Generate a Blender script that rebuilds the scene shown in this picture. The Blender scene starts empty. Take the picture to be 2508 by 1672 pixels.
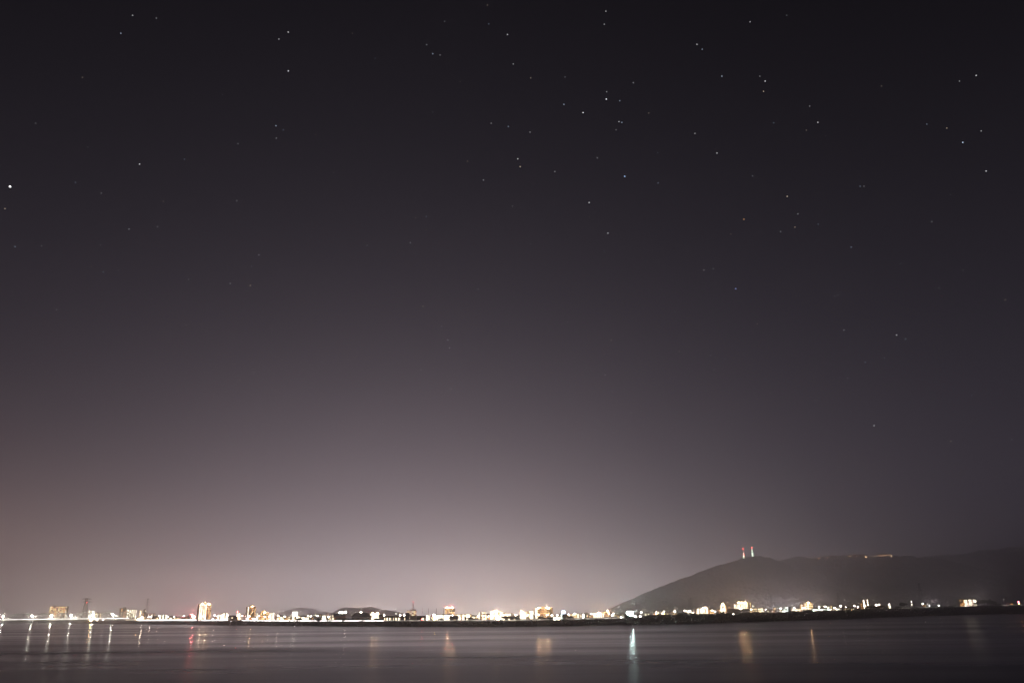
import bpy, math, random
import numpy as np
from mathutils import Vector, Matrix

rnd = random.Random(11)
SC = bpy.context.scene
COL = SC.collection
R = math.radians

# ------------------------------------------------------------------ camera
PW, PH = 2508.0, 1672.0
LENS, SENSOR = 18.0, 22.3
F = PW * LENS / SENSOR
PITCH = math.atan((1505.0 - 836.0) / F)
ROLL = -0.0105
CAMZ = 6.0
cam_d = bpy.data.cameras.new('camera')
cam_d.lens = LENS; cam_d.sensor_width = SENSOR; cam_d.sensor_fit = 'HORIZONTAL'
cam_d.clip_start = 0.5; cam_d.clip_end = 90000
cam = bpy.data.objects.new('camera', cam_d); COL.objects.link(cam)
CROT = Matrix.Rotation(math.pi / 2 + PITCH, 3, 'X') @ Matrix.Rotation(ROLL, 3, 'Z')
cam.matrix_world = Matrix.Translation((0, 0, CAMZ)) @ CROT.to_4x4()
SC.camera = cam

# ------------------------------------------------------------------ view
SC.view_settings.view_transform = 'Standard'
SC.view_settings.look = 'None'
SC.view_settings.exposure = 0.0
SC.view_settings.gamma = 1.0
SC.view_settings.use_curve_mapping = False
SC.render.engine = 'CYCLES'
cy = SC.cycles
cy.use_denoising = True; cy.denoiser = 'OPENIMAGEDENOISE'; cy.denoising_prefilter = 'ACCURATE'
cy.max_bounces = 5; cy.diffuse_bounces = 2; cy.glossy_bounces = 2
cy.volume_bounces = 2; cy.use_adaptive_sampling = False; cy.transmission_bounces = 2
cy.sample_clamp_indirect = 6.0
cy.caustics_reflective = False; cy.caustics_refractive = False

# ------------------------------------------------------------------ node helpers
def lin(h):
    h = h.lstrip('#'); o = []
    for i in (0, 2, 4):
        c = int(h[i:i + 2], 16) / 255
        o.append(c / 12.92 if c <= .04045 else ((c + .055) / 1.055) ** 2.4)
    return tuple(o)

class NT:
    """small wrapper for writing node maths"""
    def __init__(s, tree): s.t = tree
    def n(s, typ, **kw):
        nd = s.t.nodes.new(typ)
        for k, v in kw.items(): setattr(nd, k, v)
        return nd
    def link(s, a, b): s.t.links.new(a, b)
    def put(s, sock, v):
        if isinstance(v, bpy.types.NodeSocket): s.link(v, sock)
        else: sock.default_value = v
    def m(s, op, a, b=0.0, c=None):
        nd = s.n('ShaderNodeMath', operation=op)
        s.put(nd.inputs[0], a); s.put(nd.inputs[1], b)
        if c is not None: s.put(nd.inputs[2], c)
        return nd.outputs[0]
    def scale(s, col, f):
        nd = s.n('ShaderNodeVectorMath', operation='SCALE')
        nd.inputs[0].default_value = col; s.put(nd.inputs['Scale'], f)
        return nd.outputs[0]
    def add(s, a, b):
        nd = s.n('ShaderNodeVectorMath', operation='ADD')
        s.link(a, nd.inputs[0]); s.link(b, nd.inputs[1]); return nd.outputs[0]

# ------------------------------------------------------------------ world: night sky with the city's sky glow
world = bpy.data.worlds.new('World'); SC.world = world; world.use_nodes = True
wt = world.node_tree; wt.nodes.clear(); N = NT(wt)
tc = N.n('ShaderNodeTexCoord'); sep = N.n('ShaderNodeSeparateXYZ')
N.link(tc.outputs['Generated'], sep.inputs[0])
zc = N.m('MAXIMUM', N.m('MINIMUM', sep.outputs[2], 1.0), 0.0)
el = N.m('MULTIPLY', N.m('ARCSINE', zc), 180 / math.pi)
az = N.m('MULTIPLY', N.m('ARCTAN2', sep.outputs[0], sep.outputs[1]), 180 / math.pi)
def lobe(center, sig, height):
    d = N.m('DIVIDE', N.m('SUBTRACT', az, center), sig)
    g = N.m('EXPONENT', N.m('MULTIPLY', N.m('MULTIPLY', d, d), -0.5))
    v = N.m('EXPONENT', N.m('DIVIDE', el, -height))
    return N.m('MULTIPLY', g, v)
GLOW_MAIN = (0.61, 0.48, 0.505)
GLOW_LEFT = (2.0, 1.22, 0.98)
GLOW_WIDE = (0.101, 0.088, 0.121)
wide = N.scale(GLOW_WIDE, N.m('MULTIPLY', N.m('EXPONENT', N.m('DIVIDE', el, -16.0)), N.m('ADD', .5, N.m('MULTIPLY', lobe(-7.0, 22.0, 1e6), .5))))
GLOW_CITY = (5.6, 4.95, 4.9)
skycol = N.add(N.add(N.add(N.scale(GLOW_CITY, lobe(-6.5, 11.5, 1.35)), N.scale(GLOW_MAIN, lobe(-7.5, 11.8, 5.1))), N.scale(GLOW_LEFT, lobe(-38.0, 10.0, 2.1))), wide)
bg = N.n('ShaderNodeBackground'); bg.inputs['Strength'].default_value = 1.0
N.link(skycol, bg.inputs['Color'])
world.cycles.sampling_method = 'MANUAL'; world.cycles.sample_map_resolution = 2048
wo = N.n('ShaderNodeOutputWorld'); N.link(bg.outputs[0], wo.inputs['Surface'])

# ------------------------------------------------------------------ picture <-> place
def ray(px, py):
    return (CROT @ Vector(((px - PW / 2) / F, -(py - PH / 2) / F, -1.0)))
def at(px, py, r):
    """point seen at (px,py) whose horizontal distance from the camera is r"""
    d = ray(px, py); k = r / math.hypot(d.x, d.y)
    return Vector((d.x * k, d.y * k, CAMZ + d.z * k))
def azof(px, py=1510):
    d = ray(px, py); return math.atan2(d.x, d.y)
def lerp_table(tab, x):
    return float(np.interp(x, [t[0] for t in tab], [t[1] for t in tab]))
WL = [(0, 1526), (80, 1526), (200, 1526.3), (310, 1527.2), (430, 1529), (560, 1530.5), (700, 1532), (850, 1533.3), (1000, 1533.8),
      (1240, 1533.4), (1400, 1531.5), (1520, 1529.3), (1560, 1529), (1700, 1526), (1870, 1521), (2050, 1515), (2200, 1509.8), (2350, 1505), (2508, 1501.5)]
BT = [(0, 1519.3), (100, 1519.3), (310, 1520.5), (420, 1520), (560, 1520.5), (700, 1521.8), (900, 1522.2), (1240, 1521.7), (1400, 1518.3),
      (1560, 1515), (1700, 1512), (1870, 1507), (2050, 1499.5), (2200, 1490.5), (2300, 1487.2), (2400, 1484.2), (2508, 1481.2)]
GY = [(0, 1518.5), (300, 1518.5), (500, 1517), (700, 1520), (900, 1520.5), (1250, 1519.8), (1450, 1515.8), (1600, 1510), (1750, 1505), (1900, 1500),
      (2100, 1493), (2300, 1486), (2508, 1481)]
PXS = list(range(0, 2509, 22))
AZT, RWT, RTT, ZTT, ZGT = [], [], [], [], []
for p in PXS:
    d = ray(p, lerp_table(WL, p)); k = -CAMZ / d.z
    rw = math.hypot(d.x, d.y) * k
    wid = 12 + 0.012 * rw
    T = at(p, lerp_table(BT, p), rw + wid)
    Gp = at(p, lerp_table(GY, p), rw + wid + 500)
    AZT.append(math.atan2(d.x, d.y)); RWT.append(rw); RTT.append(rw + wid); ZTT.append(T.z); ZGT.append(Gp.z)
def _ext(tab, a, radial):
    if a < AZT[0]: return tab[0] * (math.cos(AZT[0]) / math.cos(a) if radial else 1)
    if a > AZT[-1]: return tab[-1] * (math.cos(AZT[-1]) / math.cos(a) if radial else 1)
    return float(np.interp(a, AZT, tab))
def r_water(a): return _ext(RWT, a, True)
def r_top(a): return _ext(RTT, a, True)
def zground(a, r):
    rt, zt, zg = r_top(a), _ext(ZTT, a, False), _ext(ZGT, a, False)
    if r <= rt + 9: return zt
    t = min(1, (r - rt - 9) / 350); t = t * t * (3 - 2 * t)
    z = zt + (zg - zt) * t
    t2 = min(1, max(0, (r - 2800) / 1500))
    return z * (1 - t2) + 3 * t2

# ------------------------------------------------------------------ materials
MATS = {}
def mat(key, col, rough=0.8, nscale=0.3, amt=0.35, metal=0.0, bump=0.0):
    if key in MATS: return MATS[key]
    m = bpy.data.materials.new(key); m.use_nodes = True; T = NT(m.node_tree)
    b = m.node_tree.nodes['Principled BSDF']
    b.inputs['Roughness'].default_value = rough; b.inputs['Metallic'].default_value = metal
    b.inputs['Specular IOR Level'].default_value = 0.25
    tcx = T.n('ShaderNodeTexCoord'); nz = T.n('ShaderNodeTexNoise'); nz.inputs['Scale'].default_value = nscale; nz.inputs['Detail'].default_value = 5
    T.link(tcx.outputs['Object'], nz.inputs['Vector'])
    mx = T.n('ShaderNodeMix', data_type='RGBA')
    mx.inputs[6].default_value = (*[c * (1 - amt) for c in col], 1); mx.inputs[7].default_value = (*[min(1, c * (1 + amt)) for c in col], 1)
    T.link(nz.outputs['Fac'], mx.inputs[0]); T.link(mx.outputs[2], b.inputs['Base Color'])
    if bump:
        bp = T.n('ShaderNodeBump'); bp.inputs['Strength'].default_value = bump; T.link(nz.outputs['Fac'], bp.inputs['Height']); T.link(bp.outputs[0], b.inputs['Normal'])
    MATS[key] = m; return m
def emat(key, col, strength, var=0.0, sample=True):
    if key in MATS: return MATS[key]
    m = bpy.data.materials.new(key); m.use_nodes = True; T = NT(m.node_tree); m.node_tree.nodes.clear()
    e = T.n('ShaderNodeEmission'); e.inputs['Color'].default_value = (*col, 1)
    if var:
        oi = T.n('ShaderNodeObjectInfo')
        mr = T.m('MULTIPLY_ADD', oi.outputs['Random'], 2 * var * strength, strength * (1 - var))
        T.link(mr, e.inputs['Strength'])
    else: e.inputs['Strength'].default_value = strength
    o = T.n('ShaderNodeOutputMaterial'); T.link(e.outputs[0], o.inputs['Surface'])
    if not sample: m.cycles.emission_sampling = 'NONE'
    MATS[key] = m; return m

WALL = {k: mat('wall_' + k, c, 0.85, 0.25, 0.25) for k, c in dict(tan=(.46, .36, .25), cream=(.58, .52, .42), brown=(.26, .17, .11), grey=(.36, .35, .35),
        white=(.7, .68, .64), dark=(.10, .085, .075), pink=(.52, .38, .34), brick=(.3, .13, .07)).items()}
ROOF = mat('roof_tile', (.05, .045, .045), 0.6, 1.2, 0.4, bump=.3)
ROOFG = mat('roof_concrete', (.22, .21, .2), 0.9, 0.4, 0.3)
CONC = mat('concrete', (.38, .36, .33), 0.9, 0.5, 0.3)
STEEL = mat('steel_grey', (.2, .2, .21), 0.5, 1.0, 0.2, metal=.4)
STEELD = mat('steel_dark', (.06, .055, .055), 0.6, 1.0, 0.3)
STEELW = mat('steel_white_paint', (.68, .68, .66), 0.5, 0.6, 0.15)
REDP = mat('steel_red_paint', (.45, .07, .04), 0.5, 0.6, 0.2)
GLASSD = mat('glass_dark', (.03, .032, .038), 0.15, 0.5, 0.3)
RUBBER = mat('rubber', (.02, .02, .02), 0.8, 3, 0.2)
BARK = mat('bark', (.05, .038, .028), 0.9, 3, 0.4, bump=.4)
LEAF = mat('leaf', (.035, .05, .022), 0.7, 0.35, 0.55)
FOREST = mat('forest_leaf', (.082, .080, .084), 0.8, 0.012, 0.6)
GRASS = mat('bank_grass', (.045, .05, .025), 0.9, 0.15, 0.6)
EARTH = mat('earth', (.07, .065, .05), 0.95, 0.02, 0.5)
ASPH = mat('asphalt', (.05, .05, .05), 0.85, 2.0, 0.3)

WIN = dict(W=emat('light_stair_white', (1, .87, .64), 5.2, .6, sample=False), w=emat('light_window_white', (1, .80, .55), 3.2, .8, sample=False), o=emat('light_window_orange', (1, .46, .14), 2.0, .8, sample=False),
           y=emat('light_window_yellow', (1, .66, .30), 2.7, .8, sample=False), c=emat('light_window_cool', (.86, 1, .90), 4.6, .6, sample=False), p=emat('light_window_pink', (1, .66, .55), 2.4, .7, sample=False), d=GLASSD)
LAMPW = emat('lamp_white', (1, .93, .80), 45, sample=False)
LAMPFL = emat('lamp_flood', (1, .92, .78), 500)
WALLO = emat('wall_lamp_orange', (1, .58, .28), 2400)  # for the lamps added to house fronts to streak the water
WALLOC = emat('wall_lamp_orange_strong', (1, .6, .3), 6500)
WALLW = emat('wall_lamp_warm', (1, .74, .44), 2600)
LAMPB = emat('lamp_bridge', (1, .95, .80), 1050)
LAMPS = emat('lamp_small', (1, .90, .74), 22, .6, sample=False)
LAMPC = emat('lamp_cool', (.72, 1, .95), 240)
LAMPR = emat('lamp_red', (1, .06, .05), 90, sample=False)
LAMPRB = emat('lamp_red_large', (1, .10, .10), 420)
LAMPO = emat('lamp_orange', (1, .5, .12), 120, sample=False)
LAMPBL = emat('lamp_blue', (.55, .72, 1), 16, sample=False)
LAMPY = emat('lamp_yellow', (1, .78, .15), 60, sample=False)
STRIP = emat('traffic_glow', (1, .95, .9), 4.2, .3, sample=False)  # glow standing in for the light trails of passing traffic
RAIL_GLOW = emat('rail_glow', (1, .93, .82), .75, .5, sample=False)  # glow standing in for light falling on a pale rail
HEAD = emat('headlight', (.92, .95, 1), 160, sample=False)
TAIL = emat('taillight', (1, .08, .04), 30, sample=False)

# ------------------------------------------------------------------ mesh helpers
class MB:
    def __init__(s): s.v = []; s.f = []
    def box(s, x0, x1, y0, y1, z0, z1):
        b = len(s.v)
        s.v += [(x0, y0, z0), (x1, y0, z0), (x1, y1, z0), (x0, y1, z0), (x0, y0, z1), (x1, y0, z1), (x1, y1, z1), (x0, y1, z1)]
        s.f += [tuple(b + i for i in q) for q in ((0, 3, 2, 1), (4, 5, 6, 7), (0, 1, 5, 4), (1, 2, 6, 5), (2, 3, 7, 6), (3, 0, 4, 7))]
        return s
    def bar(s, p, q, t, t2=None, n=4):
        p, q = Vector(p), Vector(q); d = (q - p)
        if d.length < 1e-6: return s
        d.normalize(); u = d.orthogonal().normalized(); w = d.cross(u); t2 = t if t2 is None else t2; b = len(s.v)
        for c, rr in ((p, t), (q, t2)):
            for i in range(n):
                a = 2 * math.pi * (i + .5) / n
                s.v.append(tuple(c + (u * math.cos(a) + w * math.sin(a)) * rr))
        for i in range(n):
            j = (i + 1) % n; s.f.append((b + i, b + j, b + n + j, b + n + i))
        s.f += [tuple(b + i for i in reversed(range(n))), tuple(b + n + i for i in range(n))]
        return s
    def poly(s, pts, faces):
        b = len(s.v); s.v += [tuple(p) for p in pts]; s.f += [tuple(b + i for i in f) for f in faces]; return s
    def ball(s, c, r, sx=1, sy=1, sz=1, seg=8, rings=5):
        b = len(s.v); pts = [(0, 0, -1)]
        for i in range(1, rings):
            t = math.pi * i / rings
            for j in range(seg):
                a = 2 * math.pi * j / seg; pts.append((math.sin(t) * math.cos(a), math.sin(t) * math.sin(a), -math.cos(t)))
        pts.append((0, 0, 1))
        s.v += [(c[0] + p[0] * r * sx, c[1] + p[1] * r * sy, c[2] + p[2] * r * sz) for p in pts]
        L = len(pts) - 1
        for j in range(seg):
            k = (j + 1) % seg
            s.f.append((b, b + 1 + k, b + 1 + j)); s.f.append((b + L, b + L - seg + j, b + L - seg + k))
            for i in range(rings - 2):
                o = b + 1 + i * seg; s.f.append((o + j, o + k, o + seg + k, o + seg + j))
        return s
    def mesh(s, name, m=None):
        me = bpy.data.meshes.new(name); me.from_pydata(s.v, [], s.f); me.update()
        if m: me.materials.append(m)
        return me
    def build(s, name, m, parent=None, loc=None, smooth=False):
        me = s.mesh(name, m)
        if smooth: me.polygons.foreach_set('use_smooth', [True] * len(me.polygons))
        return link(name, me, parent, loc)
def link(name, data, parent=None, loc=None, rot=None, scl=None):
    o = bpy.data.objects.new(name, data); COL.objects.link(o)
    if parent is not None: o.parent = parent
    if loc is not None: o.location = loc
    if rot is not None: o.rotation_euler = rot
    if scl is not None: o.scale = scl
    return o
def tag(o, label=None, cat=None, group=None, kind=None):
    if label: o['label'] = label
    if cat: o['category'] = cat
    if group: o['group'] = group
    if kind: o['kind'] = kind
    return o
def empty(name, loc, rz=0):
    o = bpy.data.objects.new(name, None); COL.objects.link(o); o.location = loc; o.rotation_euler = (0, 0, rz); o.empty_display_size = .5; return o
def arr_mesh(name, V, Q, m):
    """V (n,3) float, Q (k,3|4) int numpy -> mesh"""
    me = bpy.data.meshes.new(name); k, s = Q.shape
    me.vertices.add(len(V)); me.vertices.foreach_set('co', V.astype(np.float32).ravel())
    me.loops.add(k * s); me.loops.foreach_set('vertex_index', Q.astype(np.int32).ravel())
    me.polygons.add(k); me.polygons.foreach_set('loop_start', np.arange(0, k * s, s, dtype=np.int32))
    me.update(calc_edges=True); me.validate(); me.materials.append(m); return me
nrng = np.random.default_rng(5)

# ------------------------------------------------------------------ ground, bank, water
def fan(name, rows, m, kind='structure'):
    """rows: functions a -> (r, z)"""
    azs = np.concatenate([np.arange(-70, -34, 2.0), np.arange(-34, 34, .25), np.arange(34, 71, 2.0)]) * math.pi / 180
    V = np.array([[(lambda rz: (rz[0] * math.sin(a), rz[0] * math.cos(a), rz[1]))(f(a)) for a in azs] for f in rows]).reshape(-1, 3)
    n = len(azs); i = np.arange(len(rows) - 1)[:, None] * n + np.arange(n - 1)[None, :]; i = i.ravel()
    o = link(name, arr_mesh(name, V, np.stack([i, i + 1, i + n + 1, i + n], 1), m)); tag(o, kind=kind); return o
wob = lambda a, k: math.sin(a * 97 * k) * .5 + math.sin(a * 211 * k + 1.3) * .3 + math.sin(a * 431 * k + 2.1) * .2
fan('river_bank', [lambda a: (r_water(a) - 25, -2.6), lambda a: (r_water(a) + wob(a, 1) * 2.0, -.05), lambda a: (r_water(a) + 3 + wob(a, 1) * 2, .5 + .2 * wob(a, 3)),
                   lambda a: (r_water(a) * .5 + r_top(a) * .5, _ext(ZTT, a, False) * .55 + .25 * wob(a, 5)), lambda a: (r_top(a), _ext(ZTT, a, False) + .08 * wob(a, 4))], GRASS)
fan('dike_road', [lambda a: (r_top(a) + .02, _ext(ZTT, a, False) + .1), lambda a: (r_top(a) + 8.5, zground(a, r_top(a)) + .1)], ASPH)
fan('ground', [lambda a, k=k: (min(r_top(a) + k, 8900 / max(.01, abs(math.sin(a)))), zground(a, r_top(a) + k)) for k in (8.4, 40, 80, 130, 180, 240, 300, 360, 500, 900, 1500, 2300, 3200, 4500, 6200)], EARTH)
bed = MB().poly([(-9000, -4000, -9), (9000, -4000, -9), (9000, 8000, -9), (-9000, 8000, -9)], [(0, 1, 2, 3)]).build('riverbed', EARTH); tag(bed, kind='structure')
nb = MB(); xs = np.linspace(-2500, 2500, 60)
prof = [(14, -2.9), (10, -.3), (6, 1.2), (2, 3.4), (-1, 4.4), (-30, 4.4), (-60, 1.5), (-3900, 1.5)]
pts = [(x, y + math.sin(x * .11) * .6 * (y > 0), z) for x in xs for y, z in prof]; m_ = len(prof)
nb.poly(pts, [(i * m_ + j, i * m_ + j + 1, (i + 1) * m_ + j + 1, (i + 1) * m_ + j) for i in range(len(xs) - 1) for j in range(m_ - 1)])
tag(nb.build('near_bank', GRASS), kind='structure')

wm = bpy.data.materials.new('river_water'); wm.use_nodes = True; T = NT(wm.node_tree); b = wm.node_tree.nodes['Principled BSDF']
b.inputs['Base Color'].default_value = (.012, .013, .013, 1); b.inputs['IOR'].default_value = 1.33
g = T.n('ShaderNodeNewGeometry'); sp = T.n('ShaderNodeSeparateXYZ'); T.link(g.outputs['Position'], sp.inputs[0])
def wnoise(sx, sy, detail, seed):
    cb = T.n('ShaderNodeCombineXYZ'); T.put(cb.inputs[0], T.m('MULTIPLY', sp.outputs[0], sx)); T.put(cb.inputs[1], T.m('MULTIPLY', sp.outputs[1], sy)); cb.inputs[2].default_value = seed
    nz = T.n('ShaderNodeTexNoise'); nz.inputs['Scale'].default_value = 1; nz.inputs['Detail'].default_value = detail; T.link(cb.outputs[0], nz.inputs['Vector']); return nz.outputs['Fac']
WA, WB = (at(0, 1568, 1), at(850, 1590, 1))
def onwater(px, py):
    d = ray(px, py); k = -CAMZ / d.z; return d.x * k, d.y * k
(xa, ya), (xb, yb) = onwater(0, 1568.5), onwater(900, 1591)
sl = (yb - ya) / (xb - xa)
edge_y = T.m('ADD', T.m('MULTIPLY', T.m('SUBTRACT', sp.outputs[0], xa), sl), T.m('ADD', ya - 6, T.m('MULTIPLY', wnoise(.02, .02, 2, 4.0), 12)))
# wind line: rougher water on the near side of it
near = T.n('ShaderNodeMapRange', interpolation_type='SMOOTHSTEP'); T.link(T.m('SUBTRACT', edge_y, sp.outputs[1]), near.inputs[0])
near.inputs[1].default_value = -10; near.inputs[2].default_value = 12; near.inputs[3].default_value = 0; near.inputs[4].default_value = 1
near2 = T.n('ShaderNodeMapRange', interpolation_type='SMOOTHSTEP'); T.link(sp.outputs[1], near2.inputs[0])
near2.inputs[1].default_value = 75; near2.inputs[2].default_value = 190; near2.inputs[3].default_value = 1; near2.inputs[4].default_value = 0
bands = T.m('SUBTRACT', wnoise(.0022, .022, 3, 1.0), .5)
fineb = T.m('SUBTRACT', wnoise(.02, .16, 3, 2.0), .5)
rg = T.m('ADD', .18, T.m('ADD', T.m('MULTIPLY', near.outputs[0], .055), T.m('MULTIPLY', near2.outputs[0], .07)))
rg = T.m('ADD', rg, T.m('ADD', T.m('MULTIPLY', bands, .25), T.m('MULTIPLY', fineb, .10)))
patch = T.m('SUBTRACT', wnoise(.011, .045, 4, 7.0), .5)
rg = T.m('ADD', rg, T.m('MULTIPLY', patch, .11))
rg = T.m('MINIMUM', T.m('MAXIMUM', rg, .12), .5)
T.link(rg, b.inputs['Roughness'])
_az = [R(k * .5) for k in range(-140, 141)]
_far = [((r_water(a) + 9) * math.sin(a), (r_water(a) + 9) * math.cos(a), 0) for a in _az]; _k = len(_az)
wp = MB().poly(_far + [(x, -60, 0) for x, y, z in _far], [(_k + i, _k + i + 1, i + 1, i) for i in range(_k - 1)])
tag(wp.build('water', wm), kind='structure')

# ------------------------------------------------------------------ hills
def vnoise(x, y, seed):
    xi, yi = np.floor(x).astype(int), np.floor(y).astype(int); fx, fy = x - xi, y - yi
    fx, fy = fx * fx * (3 - 2 * fx), fy * fy * (3 - 2 * fy)
    h = lambda a, c: (np.sin(a * 127.1 + c * 311.7 + seed * 74.7) * 43758.5453) % 1.0
    return (h(xi, yi) * (1 - fx) + h(xi + 1, yi) * fx) * (1 - fy) + (h(xi, yi + 1) * (1 - fx) + h(xi + 1, yi + 1) * fx) * fy
ICO = None
def ico_template():
    p = (1 + 5 ** .5) / 2
    v = np.array([(-1, p, 0), (1, p, 0), (-1, -p, 0), (1, -p, 0), (0, -1, p), (0, 1, p), (0, -1, -p), (0, 1, -p), (p, 0, -1), (p, 0, 1), (-p, 0, -1), (-p, 0, 1)]) / 1.902
    f = np.array([(0, 11, 5), (0, 5, 1), (0, 1, 7), (0, 7, 10), (0, 10, 11), (1, 5, 9), (5, 11, 4), (11, 10, 2), (10, 7, 6), (7, 1, 8), (3, 9, 4), (3, 4, 2), (3, 2, 6), (3, 6, 8), (3, 8, 9), (4, 9, 5), (2, 4, 11), (6, 2, 10), (8, 6, 7), (9, 8, 1)])
    return v, f
HILLS = {}
def hill(name, ridge, r, wfront, wback, seed, crowns, csize, label, rough=.22):
    """ridge: picture points of the crest; built as a long hill whose crest runs at distance r"""
    P = [at(px, py, r) for px, py in ridge]
    A = np.array([math.atan2(p.x, p.y) for p in P]); Z = np.array([p.z for p in P])
    n = max(60, int((A[-1] - A[0]) * r / 14)); aa = np.linspace(A[0], A[-1], n)
    zz = np.interp(aa, A, Z) - csize * 1.1
    tt = np.concatenate([-np.linspace(1, 0, 34) ** 1.0, np.linspace(0, 1, 10)[1:]])
    AA, TT = np.meshgrid(aa, tt, indexing='ij'); ZZ = zz[:, None] * np.ones_like(TT)
    RR = r + np.where(TT < 0, TT * wfront, TT * wback)
    fall = np.where(TT < 0, (1 - (-TT)) ** 1.15, (1 - TT) ** 1.3)
    X, Y = RR * np.sin(AA), RR * np.cos(AA)
    spur = vnoise(X / 260 + TT * .7, Y / 900, seed) - .5 + .5 * (vnoise(X / 110, Y / 240, seed + 1) - .5)
    damp = np.clip(-TT * 2.2, 0, 1) * np.clip((1 + TT) * 4, 0, 1)
    H = -6 + (ZZ + 6) * fall * (1 + rough * 2.2 * spur * damp)
    V = np.stack([X, Y, H], -1).reshape(-1, 3); w = len(tt)
    i = (np.arange(n - 1)[:, None] * w + np.arange(w - 1)[None, :]).ravel()
    o = link(name, arr_mesh(name, V, np.stack([i, i + w, i + w + 1, i + 1], 1), FOREST)); tag(o, kind='structure')
    Vg = V.reshape(n, w, 3)
    def surf(a, t):
        ia = np.clip((a - aa[0]) / (aa[-1] - aa[0]) * (n - 1), 0, n - 1.001); it = np.interp(t, tt, np.arange(w)); it = np.clip(it, 0, w - 1.001)
        i0, j0 = ia.astype(int), it.astype(int); fa, ft = (ia - i0)[:, None], (it - j0)[:, None]
        return (Vg[i0, j0] * (1 - fa) + Vg[i0 + 1, j0] * fa) * (1 - ft) + (Vg[i0, j0 + 1] * (1 - fa) + Vg[i0 + 1, j0 + 1] * fa) * ft
    HILLS[name + str(seed)] = surf
    a = nrng.uniform(aa[0], aa[-1], crowns); t = np.where(nrng.random(crowns) < .22, nrng.normal(0, .02, crowns), -nrng.random(crowns) ** 1.1 * .97)
    C = surf(a, np.clip(t, -1, .3)); s = csize * nrng.uniform(.55, 1.25, crowns)
    iv, jf = ico_template(); k = len(iv)
    jit = nrng.uniform(.75, 1.25, (crowns, k, 1))
    VV = C[:, None, :] + iv[None] * s[:, None, None] * jit * np.array([1.0, 1.0, .95]) + np.array([0, 0, .35])[None, None] * s[:, None, None]
    VV[:, :, 2] = np.maximum(VV[:, :, 2], -8.0)
    FF = (np.arange(crowns)[:, None, None] * k + jf[None]).reshape(-1, 3)
    fo = link('forest', arr_mesh('forest', VV.reshape(-1, 3), FF, FOREST)); tag(fo, label, 'forest', kind='stuff')
    return surf
RIDGE1 = [(1455, 1512), (1493, 1493), (1520, 1480), (1553, 1466), (1580, 1453), (1624, 1435), (1657, 1422), (1690, 1411), (1723, 1397), (1756, 1385), (1790, 1377),
          (1820, 1367), (1838, 1362), (1856, 1361.5), (1878, 1364.5), (1896, 1370), (1910, 1376), (1950, 1392), (2010, 1417), (2080, 1450), (2150, 1478), (2230, 1490)]
RIDGE2 = [(1800, 1420), (1860, 1395), (1907, 1375), (1933, 1366.5), (1953, 1362), (1974, 1364), (1997, 1368), (2016, 1363), (2050, 1358.5), (2078, 1361.5), (2102, 1355), (2121, 1358.5), (2137, 1362.5),
          (2187, 1361), (2206, 1363.5), (2225, 1360.5), (2249, 1365.5), (2270, 1364), (2301, 1368), (2340, 1377), (2400, 1392), (2480, 1410), (2600, 1440), (2750, 1480)]
RIDGE3 = [(2100, 1420), (2180, 1390), (2250, 1368), (2301, 1357.5), (2339, 1358.5), (2372, 1355), (2387, 1349), (2413, 1346.5), (2443, 1344.5), (2472, 1339.5), (2508, 1338.5), (2600, 1333), (2750, 1340), (2900, 1370), (3100, 1440)]
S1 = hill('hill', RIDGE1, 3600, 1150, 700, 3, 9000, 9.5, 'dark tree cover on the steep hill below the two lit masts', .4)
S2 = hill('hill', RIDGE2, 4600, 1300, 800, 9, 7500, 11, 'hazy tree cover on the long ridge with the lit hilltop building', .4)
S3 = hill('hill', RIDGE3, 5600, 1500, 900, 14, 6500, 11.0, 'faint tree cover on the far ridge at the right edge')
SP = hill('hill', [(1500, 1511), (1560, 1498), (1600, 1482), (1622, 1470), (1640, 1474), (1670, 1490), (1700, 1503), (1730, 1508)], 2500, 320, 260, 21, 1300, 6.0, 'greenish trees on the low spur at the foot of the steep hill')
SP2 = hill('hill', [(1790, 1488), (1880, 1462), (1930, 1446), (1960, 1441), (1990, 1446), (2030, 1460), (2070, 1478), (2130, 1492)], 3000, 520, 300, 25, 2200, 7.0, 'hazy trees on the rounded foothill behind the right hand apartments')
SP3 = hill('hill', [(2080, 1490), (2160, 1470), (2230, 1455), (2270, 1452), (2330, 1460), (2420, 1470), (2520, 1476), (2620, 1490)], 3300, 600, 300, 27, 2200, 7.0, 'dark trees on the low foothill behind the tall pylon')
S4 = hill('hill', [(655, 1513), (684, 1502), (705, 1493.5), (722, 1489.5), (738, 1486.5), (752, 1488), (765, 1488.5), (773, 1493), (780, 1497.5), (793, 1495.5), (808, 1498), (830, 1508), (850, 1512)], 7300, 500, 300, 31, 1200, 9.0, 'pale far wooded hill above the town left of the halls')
S5 = hill('hill', [(800, 1512), (815, 1503), (821, 1497), (829, 1491.5), (842, 1488), (852, 1486.2), (870, 1488.5), (884, 1488), (896, 1486.5), (906, 1485.3), (916, 1488), (930, 1491), (945, 1494), (962, 1496.5), (980, 1500), (1000, 1507), (1015, 1512)],
          3500, 300, 250, 35, 1500, 7.0, 'nearer wooded hill with lumpy crowns behind the dark roofed hall')

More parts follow.
